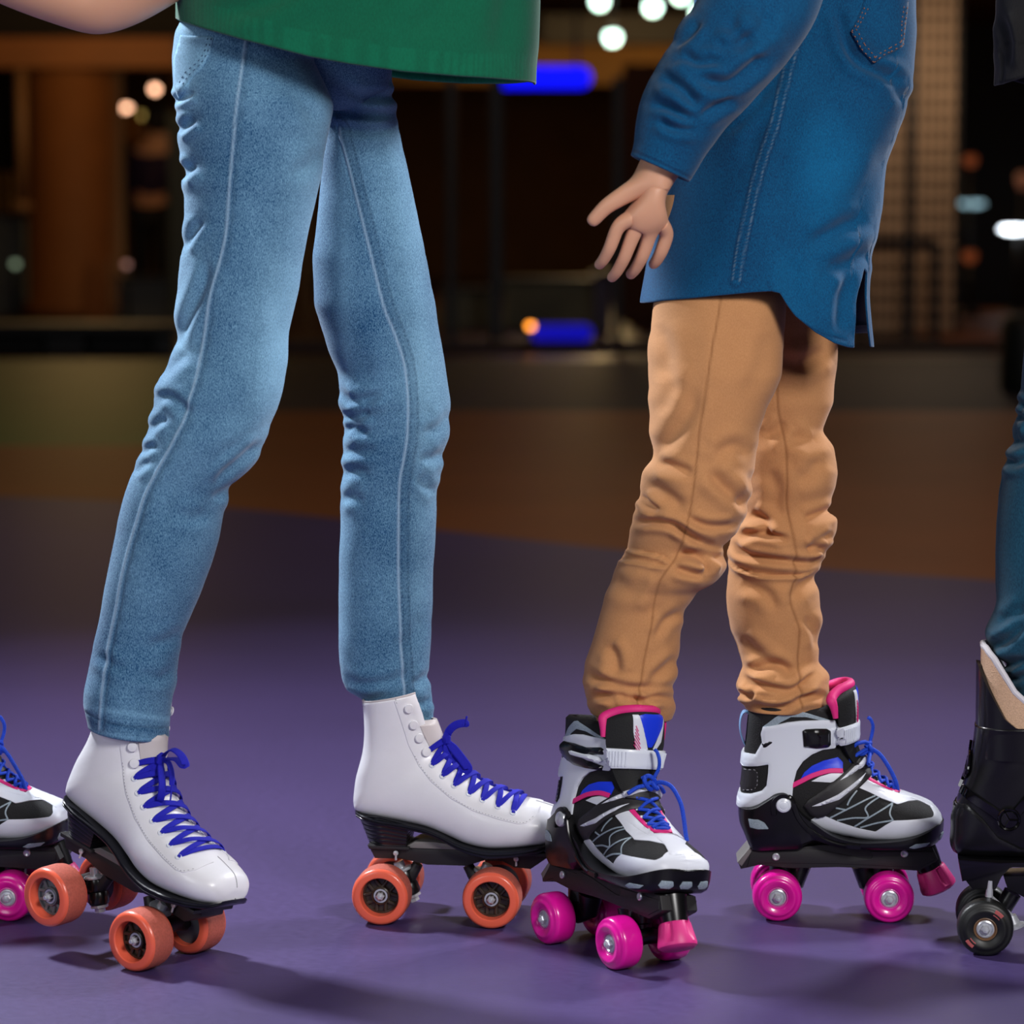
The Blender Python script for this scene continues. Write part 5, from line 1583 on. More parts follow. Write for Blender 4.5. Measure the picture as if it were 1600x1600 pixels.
hemline = lambda y: [(-99, 0)]
P1L = (W3(400, 700, 0).x, .03, 0)
person1 = empty('person', loc=P1L)
tag(person1, 'person in a green sweater and light blue jeans, bare elbow out to the left', 'person', 'skaters')
yA, yB = A1.y, A2.y
VA = cloth_tube(LA, RA_, [(-40, .01), (200, -.015), (680, yA - .01), (1160, yA + .002)], [(-40, .85), (300, .92), (700, .95), (1000, 1.05), (1160, 1.12)], -30, 1143, folds=foldA, wob=(1.6, .05, 3), tilt=(0, 9), seams=[(SEAM_A, 2.3, 'ridge'), ([(134, 1113), (165, 1128), (205, 1136), (264, 1137)], 1.6, 'fine')], fade_light=fade_highlightA)
VB = cloth_tube(LB, RB_, [(-40, .06), (300, .09), (700, yB), (1150, yB + .01)], [(-40, .9), (700, .95), (1050, .8), (1150, .50)], -30, 1140, folds=foldB, wob=(1.4, .05, 5), seams=[(SEAM_B, 18, 'felled')], fade_light=fade_highlightB)
VP = cloth_tube([(-40, 320), (100, 345), (175, 480)], [(-40, 640), (100, 614), (140, 604), (175, 560)], [(-40, .03), (175, .06)], [(-40, .62), (175, .7)], -30, 172, step=4, ncol=160, folds=foldB, wob=(1.4, .05, 6), fade_light=lambda u, v, fr: .3 + 0 * u, up=.005)
cloth_obj('jeans', [VA, VB, VP], person1, M_JEAN, P1L)
# pocket on the hip of the jeans
def surf_bvh(V):
    vs, fs = bvh_of(V[:-4]); return BVHTree.FromPolygons(vs, fs)
CAMP = Vector((0, CAMY, CAMH))
def pxhit(bv, px, py):
    d = (W3(px, py, 0) - CAMP).normalized()
    h = bv.ray_cast(CAMP, d, 10)
    if h[0] is None: h = bv.find_nearest(W3(px, py, 0))
    n = h[1] if h[1].dot(d) < 0 else -h[1]
    return h[0], n
def sew(bm, bv, line, r=.0006, lift=.0003, dash=0, step=3, org=(0, 0, 0)):
    L = resample(catmull(line, 12 * len(line)), step)
    run = []
    for i, p in enumerate(L):
        if dash and i % dash == dash - 1:
            if len(run) > 1: bm_tube(bm, run, r, 5)
            run = []; continue
        h, n = pxhit(bv, p[0], p[1]); run.append(h + n * lift - Vector(org))
    if len(run) > 1: bm_tube(bm, run, r, 5)
def sheet(bm, bv, poly, t, org, step=4):
    """patch of cloth sewn on: px outline laid on the garment"""
    pr = Proj(CAMP, (0, 0, 0), (0, 0, 0), (0, 1, 0))
    B = resample([tuple(p) for p in poly], step, True)
    x0, y0 = B.min(0); x1, y1 = B.max(0)
    gx, gy = np.meshgrid(np.arange(x0, x1, step), np.arange(y0, y1, step)); Gp = np.stack([gx.ravel(), gy.ravel()], -1)
    x, y = Gp[:, 0][:, None], Gp[:, 1][:, None]; a = B; b2 = np.roll(B, -1, 0)
    c = ((a[:, 1] > y) != (b2[:, 1] > y)) & (x < (b2[:, 0] - a[:, 0]) * (y - a[:, 1]) / (b2[:, 1] - a[:, 1] + 1e-12) + a[:, 0])
    d = np.sqrt(((Gp[:, None] - B[None]) ** 2).sum(-1)).min(1)
    Gp = Gp[(c.sum(1) % 2 == 1) & (d > step * .5)]
    A = np.vstack([B, Gp]); nb = len(B)
    res = geometry.delaunay_2d_cdt([Vector(map(float, p)) for p in A], [], [list(range(nb))], 1, 1e-6)
    vs = []; m = {}
    for i, p in enumerate(res[0]):
        h, n = pxhit(bv, p.x, p.y); e = (res[3][i][0] if res[3][i] else 0) < nb
        v = bm.verts.new(h + n * t * (.6 if e else 1) - Vector(org)); vs.append(v)
        if e: m[res[3][i][0]] = (v, bm.verts.new(h - n * .001 - Vector(org)))
    for f in res[2]:
        try: bm.faces.new([vs[i] for i in f])
        except ValueError: pass
    ks = sorted(m)
    for i, k in enumerate(ks):
        k2 = ks[(i + 1) % len(ks)]
        try: bm.faces.new((m[k][0], m[k2][0], m[k2][1], m[k][1]))
        except ValueError: pass
def setcol(o, c):
    me = o.data
    ca = me.color_attributes.new('Col', 'FLOAT_COLOR', 'POINT'); ca.data.foreach_set('color', np.tile(np.array(c, np.float32), len(me.vertices)))
bvA = surf_bvh(VA[0])
bm = bmesh.new(); sheet(bm, bvA, [(283, 55), (334, 58), (329, 82), (316, 106), (300, 122), (280, 155), (274, 140), (272, 95)], .0016, P1L)
pk = from_bm('back_pocket', bm, person1, M_JEAN); setcol(pk, (.72, 0, 0, 1))
bm = bmesh.new()
for off in (0, 5): sew(bm, bvA, [(331 - off, 60), (326 - off, 80), (315 - off, 100 - off * .5), (297 - off, 118 - off), (284 - off * .6, 138 - off)], .0005, .0018, 3, 3, P1L)
from_bm('stitching', bm, pk, mat('indigo_thread', (40, 70, 105), .8))
# sweater
hemx = [200, 262, 280, 300, 340, 400, 450, 500, 560, 640, 720, 800, 838, 900]
hemy = [30, 30, 38, 48, 62, 80, 93, 106, 117, 128, 134, 137, 137, 137]
def hem1(x, s=None): return np.interp(x, hemx, hemy) - 6 - (0 if s is None else 10 * (s < 0))
SW = cloth_tube([(-430, 400), (-300, 330), (-120, 285), (-60, 281), (0, 279), (140, 279)], [(-430, 760), (-300, 820), (-120, 845), (0, 840), (140, 838)], [(-430, .03), (140, .03)], [(-430, .7), (140, .80)], -420, 140, step=3.2, ncol=360,
                folds=[([(330, 20), (420, 0), (520, -60)], 16, 3), ([(640, 60), (700, 0), (740, -80)], 24, 3), ([(480, 60), (560, 20), (620, -40)], 26, 2.5), ([(780, 100), (790, 20), (800, -60)], 22, 3)], wob=(2.5, .02, 8), hem=hem1, lip=.004, up=.008, smooth=8, e=.72,
                fade_light=lambda u, v, fr: .5 + .22 * (np.sin(np.where(fr, u, u + 3) * 1.05) > 0) * ((hem1(u) - v) < 46) + .0 * u)
cloth_obj('sweater', [SW], person1, M_KNIT, P1L)
# body: hidden trunk and legs, and the bare arm
def node(px, py, Y, r): return (*W3(px, py, Y), r)
b1 = [node(480, -60, .03, .05), node(540, -250, .03, .085), node(560, -430, .03, .08), node(430, -380, -.02, .045), node(300, -92, -.05, .048), node(222, -40, -.055, .0465), node(170, -8, -.06, .0425), node(148, 3, -.06, .0385), node(122, -8, -.06, .039), node(60, -30, -.065, .0395), node(0, -50, -.07, .037), node(-90, -88, -.08, .030), node(-170, -120, -.085, .024),
      node(-235, -145, -.09, (.026, .015)), node(400, 120, -.005, .055), node(375, 400, -.02, .048), node(330, 640, yA - .01, .038), node(262, 850, yA, .034), node(203, 1090, yA, .020), (A1.x + .01, A1.y, A1.z - .12, .022), node(562, 120, .08, .022), node(578, 400, .09, .045), node(620, 640, yB, .038), node(605, 850, yB, .034), node(612, 1090, yB, .018), (A2.x + .015, A2.y, A2.z - .12, .022)]
e1 = [(0, 1), (1, 2), (2, 3), (3, 4), (4, 5), (5, 6), (6, 7), (7, 8), (8, 9), (9, 10), (10, 11), (11, 12), (12, 13), (0, 14), (14, 15), (15, 16), (16, 17), (17, 18), (18, 19), (0, 20), (20, 21), (21, 22), (22, 23), (23, 24), (24, 25)]
def fingers(b, e, wrist_i, origin, fwd, across, up, s=1.0, curl=.5):
    """palm + five unequal bent fingers"""
    fwd, across, up = [Vector(v).normalized() for v in (fwd, across, up)]
    O = Vector(origin)
    palm = len(b)
    b.append((*(O + fwd * .035 * s), (.030 * s, .013 * s))); e.append((wrist_i, palm))
    L = [.062, .072, .066, .050]
    for k in range(4):
        base = O + fwd * (.060 - .003 * abs(k - 1)) * s + across * (.030 - .020 * k) * s
        i0 = len(b); b.append((*base, .0088 * s)); e.append((palm, i0))
        p = base; d = fwd.copy(); 
        for j, f in enumerate((.45, .30, .25)):
            ang = curl * (.5 + .35 * j)
            d = (d * math.cos(ang) - up * math.sin(ang)).normalized()
            p = p + d * L[k] * f * s
            b.append((*p, (.0078 - .0009 * j) * s)); e.append((i0 + j, i0 + j + 1))
    i0 = len(b); p = O + fwd * .018 * s + across * .026 * s
    b.append((*p, .012 * s)); e.append((wrist_i, i0))
    for j, l in enumerate((.032, .028)):
        p = p + (fwd * .8 + across * (.75 - .4 * j) - up * .35).normalized() * l * s
        b.append((*p, (.0095 - .0015 * j) * s)); e.append((i0 + j, i0 + j + 1))
h0 = W3(-235, -145, -.09)
fingers(b1, e1, 13, h0, (-1, -.1, .15), (0, -1, .2), (.2, 0, 1), 1.0)
skin_body('body', b1, e1, person1, P1L)

# ------------------------------------------------------------------ person in denim shirt and tan trousers
def K_(l, k=.4251): return [(900 + x * k, 460 + y * k) for x, y in l]
LC = [(380, 1030), (473, 1021), (524, 1017), (587, 1014), (651, 1016), (690, 1019), (715, 1021), (728, 1012), (740, 1004), (755, 1001), (774, 1001), (795, 994), (817, 987), (851, 982), (866, 978), (874, 970), (895, 959), (919, 951), (961, 938), (1008, 925), (1035, 915), (1051, 912), (1068, 911), (1085, 916), (1093, 917), (1102, 918), (1118, 925)]
RC = [(380, 1225), (473, 1227), (515, 1225), (549, 1219), (587, 1217), (638, 1197), (681, 1183), (723, 1180), (766, 1176), (800, 1167), (820, 1156), (842, 1140), (852, 1128), (860, 1126), (868, 1131), (879, 1136), (890, 1132), (902, 1122), (913, 1108), (919, 1090), (932, 1083), (949, 1070), (983, 1064), (1021, 1061), (1050, 1054), (1070, 1049), (1082, 1050), (1093, 1055), (1108, 1055), (1119, 1049)]
LD = [(380, 1120), (600, 1150), (760, 1160), (804, 1163), (825, 1152), (842, 1141), (868, 1138), (885, 1141), (905, 1137), (927, 1136), (961, 1138), (985, 1143), (1004, 1151), (1025, 1161), (1040, 1163), (1055, 1155), (1080, 1152), (1095, 1159), (1106, 1166), (1120, 1172)]
RD = [(380, 1312), (539, 1308), (575, 1307), (630, 1302), (655, 1290), (672, 1283), (685, 1292), (698, 1302), (732, 1308), (760, 1306), (780, 1298), (794, 1294), (808, 1304), (820, 1307), (834, 1306), (848, 1296), (859, 1289), (872, 1289), (882, 1278), (893, 1271), (910, 1274), (927, 1280), (970, 1282), (1021, 1280), (1036, 1277), (1044, 1288), (1055, 1295), (1070, 1293), (1097, 1297), (1115, 1294)]
foldC = [(K_([(275, 600), (350, 530), (420, 420), (440, 330)]), 13, 3.2), (K_([(345, 250), (352, 350), (310, 450)]), 13, 1.6), (K_([(240, 735), (270, 770), (310, 800)]), 6, 4), (K_([(290, 620), (360, 635), (440, 665)]), 8, 3.5), (K_([(205, 840), (290, 835), (360, 850), (420, 890)]), 6, 4.5),
         (K_([(360, 840), (440, 900), (500, 925), (535, 925)]), 6, 4.5), (K_([(400, 820), (480, 850), (560, 850), (600, 830)]), 6, 3.5), (K_([(172, 935), (250, 950), (320, 968), (362, 1000)]), 6, 4.5, 'ledge'), (K_([(145, 975), (220, 982), (300, 998), (352, 1000)]), 6, 4, 'ledge'), (K_([(375, 952), (430, 958), (480, 995), (475, 1035)]), 6, 5.5),
         (K_([(355, 1005), (420, 1025), (475, 1035)]), 6, 4.5), (K_([(430, 930), (490, 960), (545, 975)]), 6, 4), (K_([(480, 640), (560, 720), (645, 785)]), 10, 4.5), (K_([(500, 600), (580, 560), (650, 600)]), 11, 3), (K_([(600, 800), (640, 720), (650, 640)]), 10, 3),
         (K_([(110, 1290), (140, 1330), (150, 1405)]), 9, 3.5), (K_([(380, 1330), (300, 1400), (250, 1440)]), 8, 3.5), (K_([(30, 1385), (120, 1430), (230, 1452), (355, 1440)]), 7, 4.5), (K_([(40, 1490), (130, 1468), (220, 1490), (300, 1480), (368, 1490)]), 6, 5), (K_([(200, 1455), (240, 1510), (300, 1550)]), 6, 3.5), (K_([(60, 1440), (100, 1470), (160, 1500)]), 6, 3),
         (K_([(395, 1165), (330, 1200), (290, 1270)]), 7, 2.5), (K_([(330, 1060), (300, 1100), (280, 1180)]), 10, 2), (K_([(120, 1040), (200, 1080), (280, 1060)]), 12, 2), (K_([(560, 60), (600, 200), (560, 350)]), 22, 2.5), (K_([(700, 130), (680, 260), (620, 380)]), 16, 2.5), (K_([(300, 100), (330, 220), (300, 330)]), 14, 2.5), (K_([(250, 690), (340, 740), (400, 800)]), 10, 3)]
foldD = [(K_([(745, 235), (830, 255), (920, 200)]), 11, 4), (K_([(640, 800), (695, 840), (700, 890)]), 8, 5), (K_([(590, 895), (680, 878), (790, 905)]), 6, 5), (K_([(565, 905), (620, 955), (720, 975), (830, 985)]), 6, 5.5), (K_([(845, 942), (880, 930), (915, 938)]), 6, 6), (K_([(790, 985), (860, 985), (915, 965)]), 6, 4.5),
         (K_([(556, 965), (600, 1010), (700, 1035), (800, 1035), (872, 1012)]), 6, 5, 'ledge'), (K_([(958, 790), (880, 815), (830, 832)]), 7, 4), (K_([(950, 880), (900, 900), (850, 910)]), 6, 3.5), (K_([(780, 520), (860, 545), (905, 520)]), 10, 3), (K_([(900, 600), (860, 660), (800, 680)]), 12, 2.5), (K_([(690, 530), (740, 500), (770, 460)]), 9, 2.5),
         (K_([(600, 1060), (700, 1100), (740, 1170)]), 9, 3), (K_([(840, 1180), (880, 1240), (890, 1310)]), 8, 3), (K_([(600, 1260), (680, 1330), (760, 1370)]), 9, 3), (K_([(625, 1385), (740, 1362), (800, 1405)]), 7, 4), (K_([(598, 1400), (690, 1440), (790, 1455), (860, 1410), (900, 1385)]), 6, 5.5), (K_([(592, 1460), (640, 1475), (658, 1455)]), 5, 5),
         (K_([(625, 1500), (740, 1522), (840, 1480), (935, 1480)]), 6, 4.5), (K_([(660, 1470), (740, 1480), (820, 1470)]), 5, 3.5), (K_([(700, 640), (740, 720), (720, 800)]), 11, 2.5), (K_([(880, 1040), (820, 1080), (790, 1130)]), 8, 2.5)]
SEAM_C = K_([(530, 0), (530, 30), (515, 120), (500, 200), (470, 400), (455, 500), (445, 600), (425, 760), (400, 880), (365, 970), (330, 1020), (300, 1080), (270, 1250), (235, 1430), (225, 1540)])
SEAM_D = K_([(720, 180), (735, 290), (740, 380), (745, 440), (770, 560), (776, 680), (775, 780), (805, 930), (800, 1040), (788, 1130), (820, 1230), (815, 1350), (820, 1430), (830, 1520)])
P2L = (W3(1180, 700, 0).x, .08, 0)
person2 = empty('person', loc=P2L)
tag(person2, 'person in a dark blue denim shirt and rumpled tan trousers', 'person', 'skaters')
yC, yD = A3.y, A4.y
VC = cloth_tube([(300, 1035)] + LC, [(300, 1222)] + RC, [(300, .045), (380, .04), (470, .03), (700, yC), (1120, yC + .005)], [(380, .8), (550, .95), (850, .95), (1120, 1.0)], 305, 1117, folds=foldC, wob=(2.0, .06, 11), tilt=(0, 4), seams=[(SEAM_C, 1.7, 'fine')], smooth=4, backmul=.8)
VD = cloth_tube([(300, 1130)] + LD, [(300, 1300)] + RD, [(380, .13), (700, yD), (1120, yD)], [(380, .65), (600, .8), (850, .9), (1120, .9)], 305, 1106, folds=foldD, wob=(2.0, .06, 13), tilt=(0, 0), seams=[(SEAM_D, 1.9, 'fine')], smooth=4, backmul=.8)
VCi = cloth_tube([(1090, 924), (1175, 945)], [(1090, 1044), (1175, 1024)], [(1090, yC), (1175, A3.y)], [(1090, .75), (1175, .7)], 1092, 1170, wob=(1.5, .06, 15), up=.002, ncol=120)
VDi = cloth_tube([(1080, 1165), (1150, 1180)], [(1080, 1286), (1150, 1272)], [(1080, yD), (1150, A4.y)], [(1080, .7), (1150, .65)], 1082, 1145, wob=(1.5, .06, 17), up=.002, ncol=120)
cloth_obj('trousers', [VC, VD, VCi, VDi], person2, M_KHAKI, P2L)
F7 = lambda l: [(820 + x * .4875, y * .4875) for x, y in l]
hx2 = [960, 1000, 1030, 1100, 1160, 1190, 1205, 1229, 1259, 1288, 1310, 1320, 1322, 1326, 1333, 1340, 1347, 1350, 1352, 1363, 1380]
hy2 = [474, 472, 466, 458, 452, 450, 453, 487, 512, 529, 536, 537, 505, 470, 440, 418, 425, 480, 538, 541, 541]
def hem2(x, s=None):
    h = np.interp(x, hx2, hy2)
    return h if s is None else np.where(s < 0, np.interp(x, [960, 1100, 1205, 1288, 1325, 1363, 1380], [474, 450, 450, 518, 528, 520, 520]), h)
shL = [(-430, 1130), (-250, 1060), (-100, 1075), (0, 1085), (150, 1060), (300, 1030), (470, 1000), (545, 1000)]
shR = [(-430, 1330), (-250, 1420), (-80, 1436), (0, 1431), (49, 1432), (112, 1424), (166, 1415), (214, 1400), (253, 1390), (302, 1381), (366, 1365), (405, 1358), (463, 1356), (507, 1359), (545, 1363)]
foldS = [(F7([(880, 130), (800, 250), (740, 420), (700, 560)]), 14, 2.5), (F7([(1010, 120), (1060, 190), (1130, 230), (1230, 260)]), 9, 4.5), (F7([(1000, 20), (1030, 120), (1080, 200)]), 9, 3.5), (F7([(1140, 240), (1200, 300), (1220, 340)]), 10, 3), (F7([(1110, 700), (1000, 740), (900, 790)]), 12, 3.5), (F7([(1100, 800), (1020, 850), (960, 860)]), 12, 3),
         (F7([(1180, 440), (1140, 560), (1060, 680), (960, 760)]), 22, 3.5), (F7([(880, 300), (840, 460), (820, 700)]), 26, 2.5), (F7([(950, 200), (980, 400), (960, 600)]), 30, 2.5), (F7([(870, 820), (860, 920), (880, 1010)]), 16, 2.5), (F7([(1040, 860), (1020, 960), (1010, 1070)]), 11, 3.5), (F7([(640, 420), (700, 380), (780, 260)]), 10, 3)]
SEAM_S = [(1268, -40), (1261, 15), (1247, 55), (1234, 97), (1222, 146), (1210, 195), (1186, 268), (1161, 375), (1150, 440)]
SH = cloth_tube(shL, shR, [(-430, .07), (545, .07)], [(-430, .55), (-100, .66), (300, .90), (545, .98)], -420, 545, step=3.0, ncol=420, folds=foldS, wob=(3.2, .022, 21), hem=hem2, lip=.0022, up=.008, smooth=8, e=.92,
                seams=[(SEAM_S, 8, 'flat'), ([(1200, 444), (1224, 480), (1255, 505), (1288, 522), (1320, 530)], 1.5, 'fine'), ([(1357, 400), (1355, 440), (1357, 500), (1361, 540)], 1.4, 'fine')],
                fade_light=lambda u, v, fr: .42 - .35 * (~fr) + .26 * np.exp(-((u - 1290) / 50) ** 2 - ((v - 280) / 150) ** 2) + .15 * np.exp(-((u - 1220) / 30) ** 2 - ((v - 430) / 40) ** 2))  # back half painted darker, standing for shade inside the shirt
shirt = cloth_obj('denim_shirt', [SH], person2, M_SHIRT, P2L)
bvS = surf_bvh(SH[0])
pkp = [(1351, -6), (1346, 12), (1329, 51), (1345, 78), (1364, 99), (1390, 84), (1410, 73), (1414, 40), (1418, 8), (1420, -20), (1380, -30)]
bm = bmesh.new(); sheet(bm, bvS, pkp, .0022, P2L)
pk = from_bm('chest_pocket', bm, shirt, M_SHIRT); setcol(pk, (.38, 0, 0, 1))
bm = bmesh.new()
for o_ in (3, 9):
    c = np.array([1378, 20.0]); L = []
    for p in pkp[1:9]:
        v_ = np.array(p, float) - c; L.append(tuple(c + v_ * (1 - o_ / np.linalg.norm(v_))))
    for q1, q2 in zip(L, L[1:]): sew(bm, bvS, [q1, ((q1[0] + q2[0]) / 2, (q1[1] + q2[1]) / 2), q2], .00055, .0026, 3, 2.5, P2L)
from_bm('stitching', bm, pk, mat('rust_thread', (150, 100, 80), .8))
# sleeve
def sleeve(path, Ys, rad, folds, n=150, ncol=150, k=1.0, wob=(2.5, .05, 31), seed=0):
    A = catmull(np.array([(p[0], p[1], y, r) for p, y, r in zip(path, Ys, rad)], float), n)
    V = np.zeros((n, ncol, 3)); N = np.zeros((n, ncol, 3)); th = np.linspace(0, 2 * np.pi, ncol, endpoint=False)
    for i in range(n):
        t = A[min(i + 1, n - 1), :2] - A[max(i - 1, 0), :2]; t /= np.linalg.norm(t); nx = np.array([t[1], -t[0]])
        px = A[i, 0] + nx[0] * np.cos(th) * A[i, 3]; py = A[i, 1] + nx[1] * np.cos(th) * A[i, 3]
        V[i] = PW(px, py, A[i, 2]); V[i][:, 1] = A[i, 2] + k * A[i, 3] / FPX * 3 * np.sin(th)
        N[i] = np.stack([nx[0] * np.cos(th), np.sin(th), -nx[1] * np.cos(th)], -1)
    P = V.reshape(-1, 3); u, v = UV(P)
    D = fold_disp(u, v, folds) + wobble(u, v, wob[2], wob[1], wob[0])
    P = P + N.reshape(-1, 3) * D[:, None]; V = P.reshape(n, ncol, 3)
    d = A[-1, :2] - A[-3, :2]; d /= np.linalg.norm(d); dd = np.array([d[0], 0, -d[1]])
    V = np.concatenate([V, [V[-1] - N[-1] * .0015 + dd * .001, V[-1] - N[-1] * .0035, V[-1] - N[-1] * .004 - dd * .02, V[-1] - N[-1] * .005 - dd * .05]])
    col = np.zeros((n + 4, ncol, 4)); col[..., 0] = .42; col[..., 3] = 1
    col[-12:-8, :, 2] = .4; col[-7:, :, 0] = .5
    return V, col
foldSl = [(F7([(560, 60), (520, 110), (470, 150)]), 8, 4), (F7([(500, 170), (560, 200), (640, 190)]), 8, 4.5), (F7([(430, 240), (500, 280), (560, 350)]), 9, 5), (F7([(540, 240), (640, 270), (720, 220), (780, 160)]), 10, 5.5), (F7([(400, 330), (470, 350), (560, 400)]), 8, 4.5), (F7([(560, 380), (620, 340), (680, 310)]), 8, 4), (F7([(640, 60), (700, 130), (700, 190)]), 12, 4), (F7([(780, 30), (760, 90), (700, 150)]), 12, 3.5), (F7([(420, 380), (480, 410), (560, 420)]), 7, 4), (F7([(600, 130), (660, 150), (740, 110)]), 9, 3.5)]
SL = sleeve([(1290, -330), (1230, -150), (1196, -20), (1165, 40), (1118, 105), (1080, 155), (1056, 200), (1040, 240), (1030, 262)], [.02, -.04, -.075, -.09, -.105, -.115, -.12, -.125, -.128], [90, 92, 90, 86, 80, 72, 64, 54, 50], foldSl)
cloth_obj('shirt_sleeve', [SL], person2, M_SHIRT, P2L)
b2 = [node(1200, 250, .07, .06), node(1250, 0, .07, .09), node(1260, -250, .07, .085), node(1290, -330, .02, .05), node(1200, -40, -.075, .042), node(1110, 120, -.105, .038), node(1045, 235, -.125, .027), node(1028, 272, -.128, (.026, .018)), node(1122, 420, .04, .045), node(1095, 700, yC, .036), node(1030, 920, yC, .03), node(980, 1090, yC, .020), (A3.x, A3.y, A3.z - .10, .022), node(1217, 430, .125, .030), node(1235, 700, yD, .034), node(1210, 930, yD, .03), node(1225, 1080, yD, .020), (A4.x, A4.y, A4.z - .1, .022)]
e2 = [(0, 1), (1, 2), (2, 3), (3, 4), (4, 5), (5, 6), (6, 7), (0, 8), (8, 9), (9, 10), (10, 11), (11, 12), (0, 13), (13, 14), (14, 15), (15, 16), (16, 17)]
fingers(b2, e2, 7, W3(1024, 282, -.128), (-.25, -.05, -1), (-.9, -.3, .2), (.3, -.9, 0), .92, .55)
skin_body('body', b2, e2, person2, P2L)

# ------------------------------------------------------------------ person at the right edge
L5 = [(-20, 1650), (120, 1628), (400, 1612), (560, 1600), (615, 1596), (634, 1592), (650, 1589), (672, 1583), (698, 1583), (710, 1579), (720, 1570), (768, 1563), (819, 1557), (882, 1556), (946, 1557), (965, 1549), (984, 1541), (1004, 1544), (1020, 1552), (1035, 1563), (1074, 1580), (1110, 1586)]
R5 = [(-20, 1870), (120, 1860), (400, 1810), (600, 1775), (720, 1750), (850, 1745), (950, 1740), (1000, 1730), (1074, 1700), (1110, 1690)]
F5 = lambda l: [(1420 + x * .638, 500 + y * .6375) for x, y in l]
fold5 = [(F5([(270, 212), (290, 205)]), 7, 4), (F5([(262, 240), (282, 236)]), 7, 4), (F5([(255, 285), (270, 300), (300, 290)]), 8, 4), (F5([(232, 345), (262, 352), (300, 335)]), 7, 5), (F5([(190, 800), (230, 790), (290, 740)]), 8, 5), (F5([(200, 830), (240, 845), (290, 830)]), 7, 5), (F5([(240, 870), (260, 880), (300, 860)]), 6, 4), (F5([(216, 740), (250, 730), (290, 700)]), 9, 3.5)]
P3L = (W3(1660, 700, 0).x, A5.y, 0)
person3 = empty('person', loc=P3L)
tag(person3, 'person at the right edge in teal jeans and a charcoal jacket, mostly out of view', 'person', 'skaters')
V5 = cloth_tube(L5, R5, [(-20, A5.y + .10), (120, A5.y + .07), (400, A5.y + .03), (1110, A5.y)], [(20, .85), (600, .85), (1110, .7)], -18, 1105, step=3.2, ncol=170, folds=fold5, wob=(2.0, .06, 41), fade_light=lambda u, v, fr: .32 + 0 * u)
V5b = cloth_tube([(a, b + 90) for a, b in L5], [(a, b + 90) for a, b in R5], [(120, A5.y + .2), (1110, A5.y + .22)], [(120, .9), (1110, .7)], 120, 1105, step=6, ncol=90, wob=(2.0, .06, 43), fade_light=lambda u, v, fr: .32 + 0 * u)
cloth_obj('jeans', [V5], person3, M_TEAL, P3L)
hemj = lambda x, s=None: np.interp(x, [1540, 1557, 1600, 1700, 1900], [128, 132, 118, 135, 135])
JK = cloth_tube([(-430, 1640), (-200, 1560), (0, 1558), (140, 1556)], [(-430, 1860), (-200, 1900), (140, 1900)], [(-430, A5.y + .1), (140, A5.y + .1)], [(-430, .8), (140, 1.05)], -420, 140, step=4, ncol=220, folds=[([(1562, 20), (1575, 60), (1572, 110)], 8, 3)], wob=(3, .03, 47), hem=hemj, lip=.003, up=.008,
                seams=[([(1563, 85), (1563, 105), (1562, 128)], 1.6, 'ridge'), ([(1556, 66), (1580, 68), (1610, 66)], 1.4, 'fine')], fade_light=lambda u, v, fr: .35 + 0 * u)
cloth_obj('jacket', [JK], person3, M_JACKET, P3L)
b3 = [node(1755, -60, A5.y + .11, .05), node(1730, -300, A5.y + .1, .08), node(1735, 250, A5.y + .06, .030), node(1685, 640, A5.y + .012, .026), node(1642, 1000, A5.y + .004, .018), (A5.x + .01, A5.y, A5.z - .12, .022)]
skin_body('body', b3, [(0, 1), (0, 2), (2, 3), (3, 4), (4, 5)], person3, P3L)

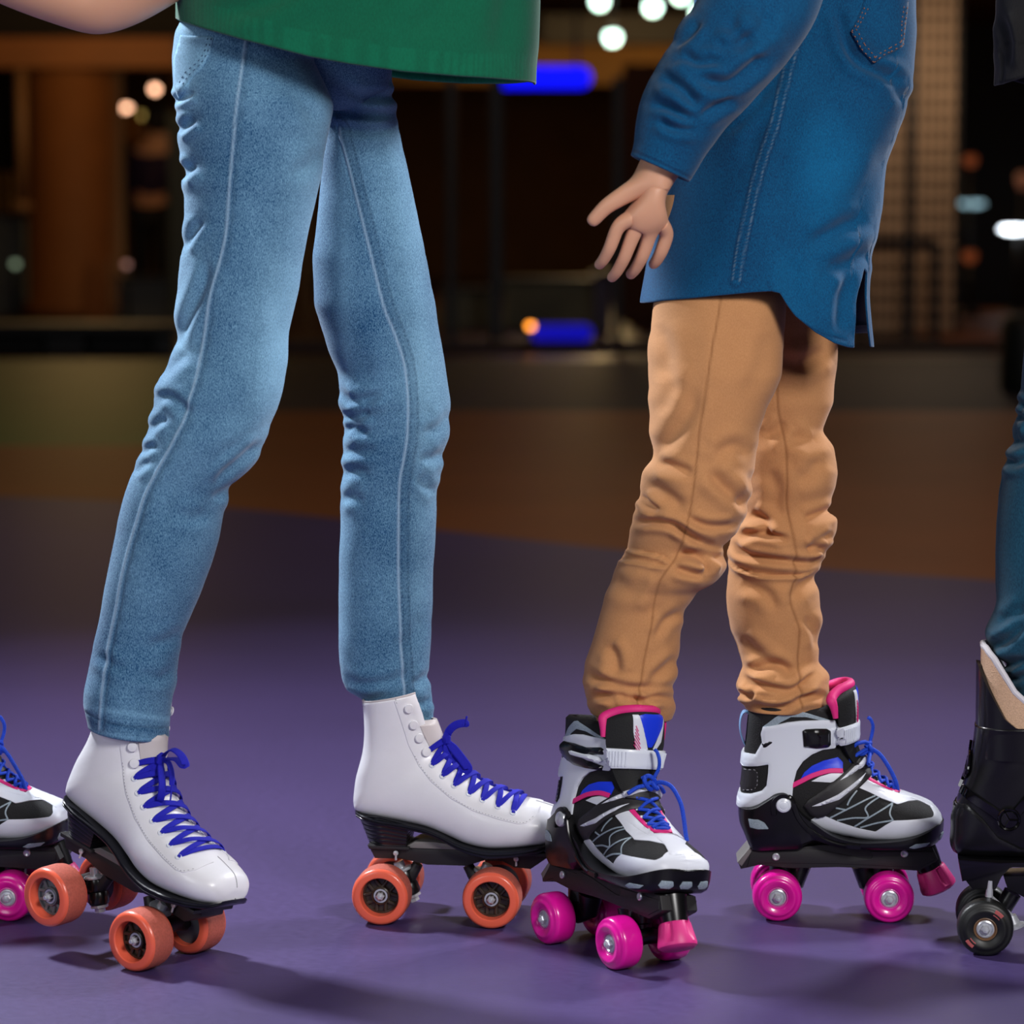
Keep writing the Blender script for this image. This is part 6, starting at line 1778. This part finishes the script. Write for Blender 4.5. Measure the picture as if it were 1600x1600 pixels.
# ------------------------------------------------------------------ blurred visitor behind the pillar's right side
M_PURP = mat('dark_purple_cloth', (34, 14, 60), .8)
Yv = 21.4
vx = W3(236, 400, Yv).x
vis = empty('person', loc=(vx, Yv, 0))
tag(vis, 'blurred person in dark purple clothes, seen from behind, right of the round pillar', 'person')
def nv(x, z, r, dy=0): return (vx + x, Yv + dy, z, r)
bb = [nv(0, .92, .13), nv(.02, 1.2, .15), nv(.05, 1.42, .13), nv(.07, 1.55, .055), nv(.08, 1.66, (.085, .10)), nv(.08, 1.74, .07), nv(.20, 1.40, .06), nv(.28, 1.15, .045), nv(.22, .95, .04, +.12), nv(.20, .90, (.035, .02), .2), nv(-.12, 1.38, .06), nv(-.16, 1.12, .045), nv(-.10, .9, .04, .12), nv(-.09, .86, (.035, .02), .2), nv(.09, .86, .09), nv(.10, .48, .065), nv(.10, .10, .045), nv(.10, .04, .045, .1), nv(-.09, .86, .09), nv(-.09, .48, .065), nv(-.09, .10, .045), nv(-.09, .04, .045, .1)]
eb = [(0, 1), (1, 2), (2, 3), (3, 4), (4, 5), (2, 6), (6, 7), (7, 8), (8, 9), (2, 10), (10, 11), (11, 12), (12, 13), (0, 14), (14, 15), (15, 16), (16, 17), (0, 18), (18, 19), (19, 20), (20, 21)]
skin_body('body', bb, eb, vis, (vx, Yv, 0), 2, M_SKIN)
tp = [(*[Vector(p[:3])[k] for k in range(3)], (p[3] if isinstance(p[3], float) else p[3][0]) + .018) for p in bb]
sel = [0, 1, 2, 6, 7, 8, 10, 11, 12]; rem = {k: i for i, k in enumerate(sel)}
skin_body('sweater', [tp[k] for k in sel], [(rem[a], rem[b]) for a, b in eb if a in rem and b in rem], vis, (vx, Yv, 0), 2, M_PURP)
sel = [0, 14, 15, 16, 18, 19, 20]; rem = {k: i for i, k in enumerate(sel)}
skin_body('trousers', [tp[k] for k in sel], [(rem[a], rem[b]) for a, b in eb if a in rem and b in rem], vis, (vx, Yv, 0), 2, mat('black_cloth', (14, 13, 18), .8))
bm = bmesh.new(); bmesh.ops.create_uvsphere(bm, u_segments=24, v_segments=14, radius=.135)
hr = from_bm('hair', bm, vis, mat('dark_hair', (18, 14, 14), .6)); hr.location = (.08, -.02, 1.69)
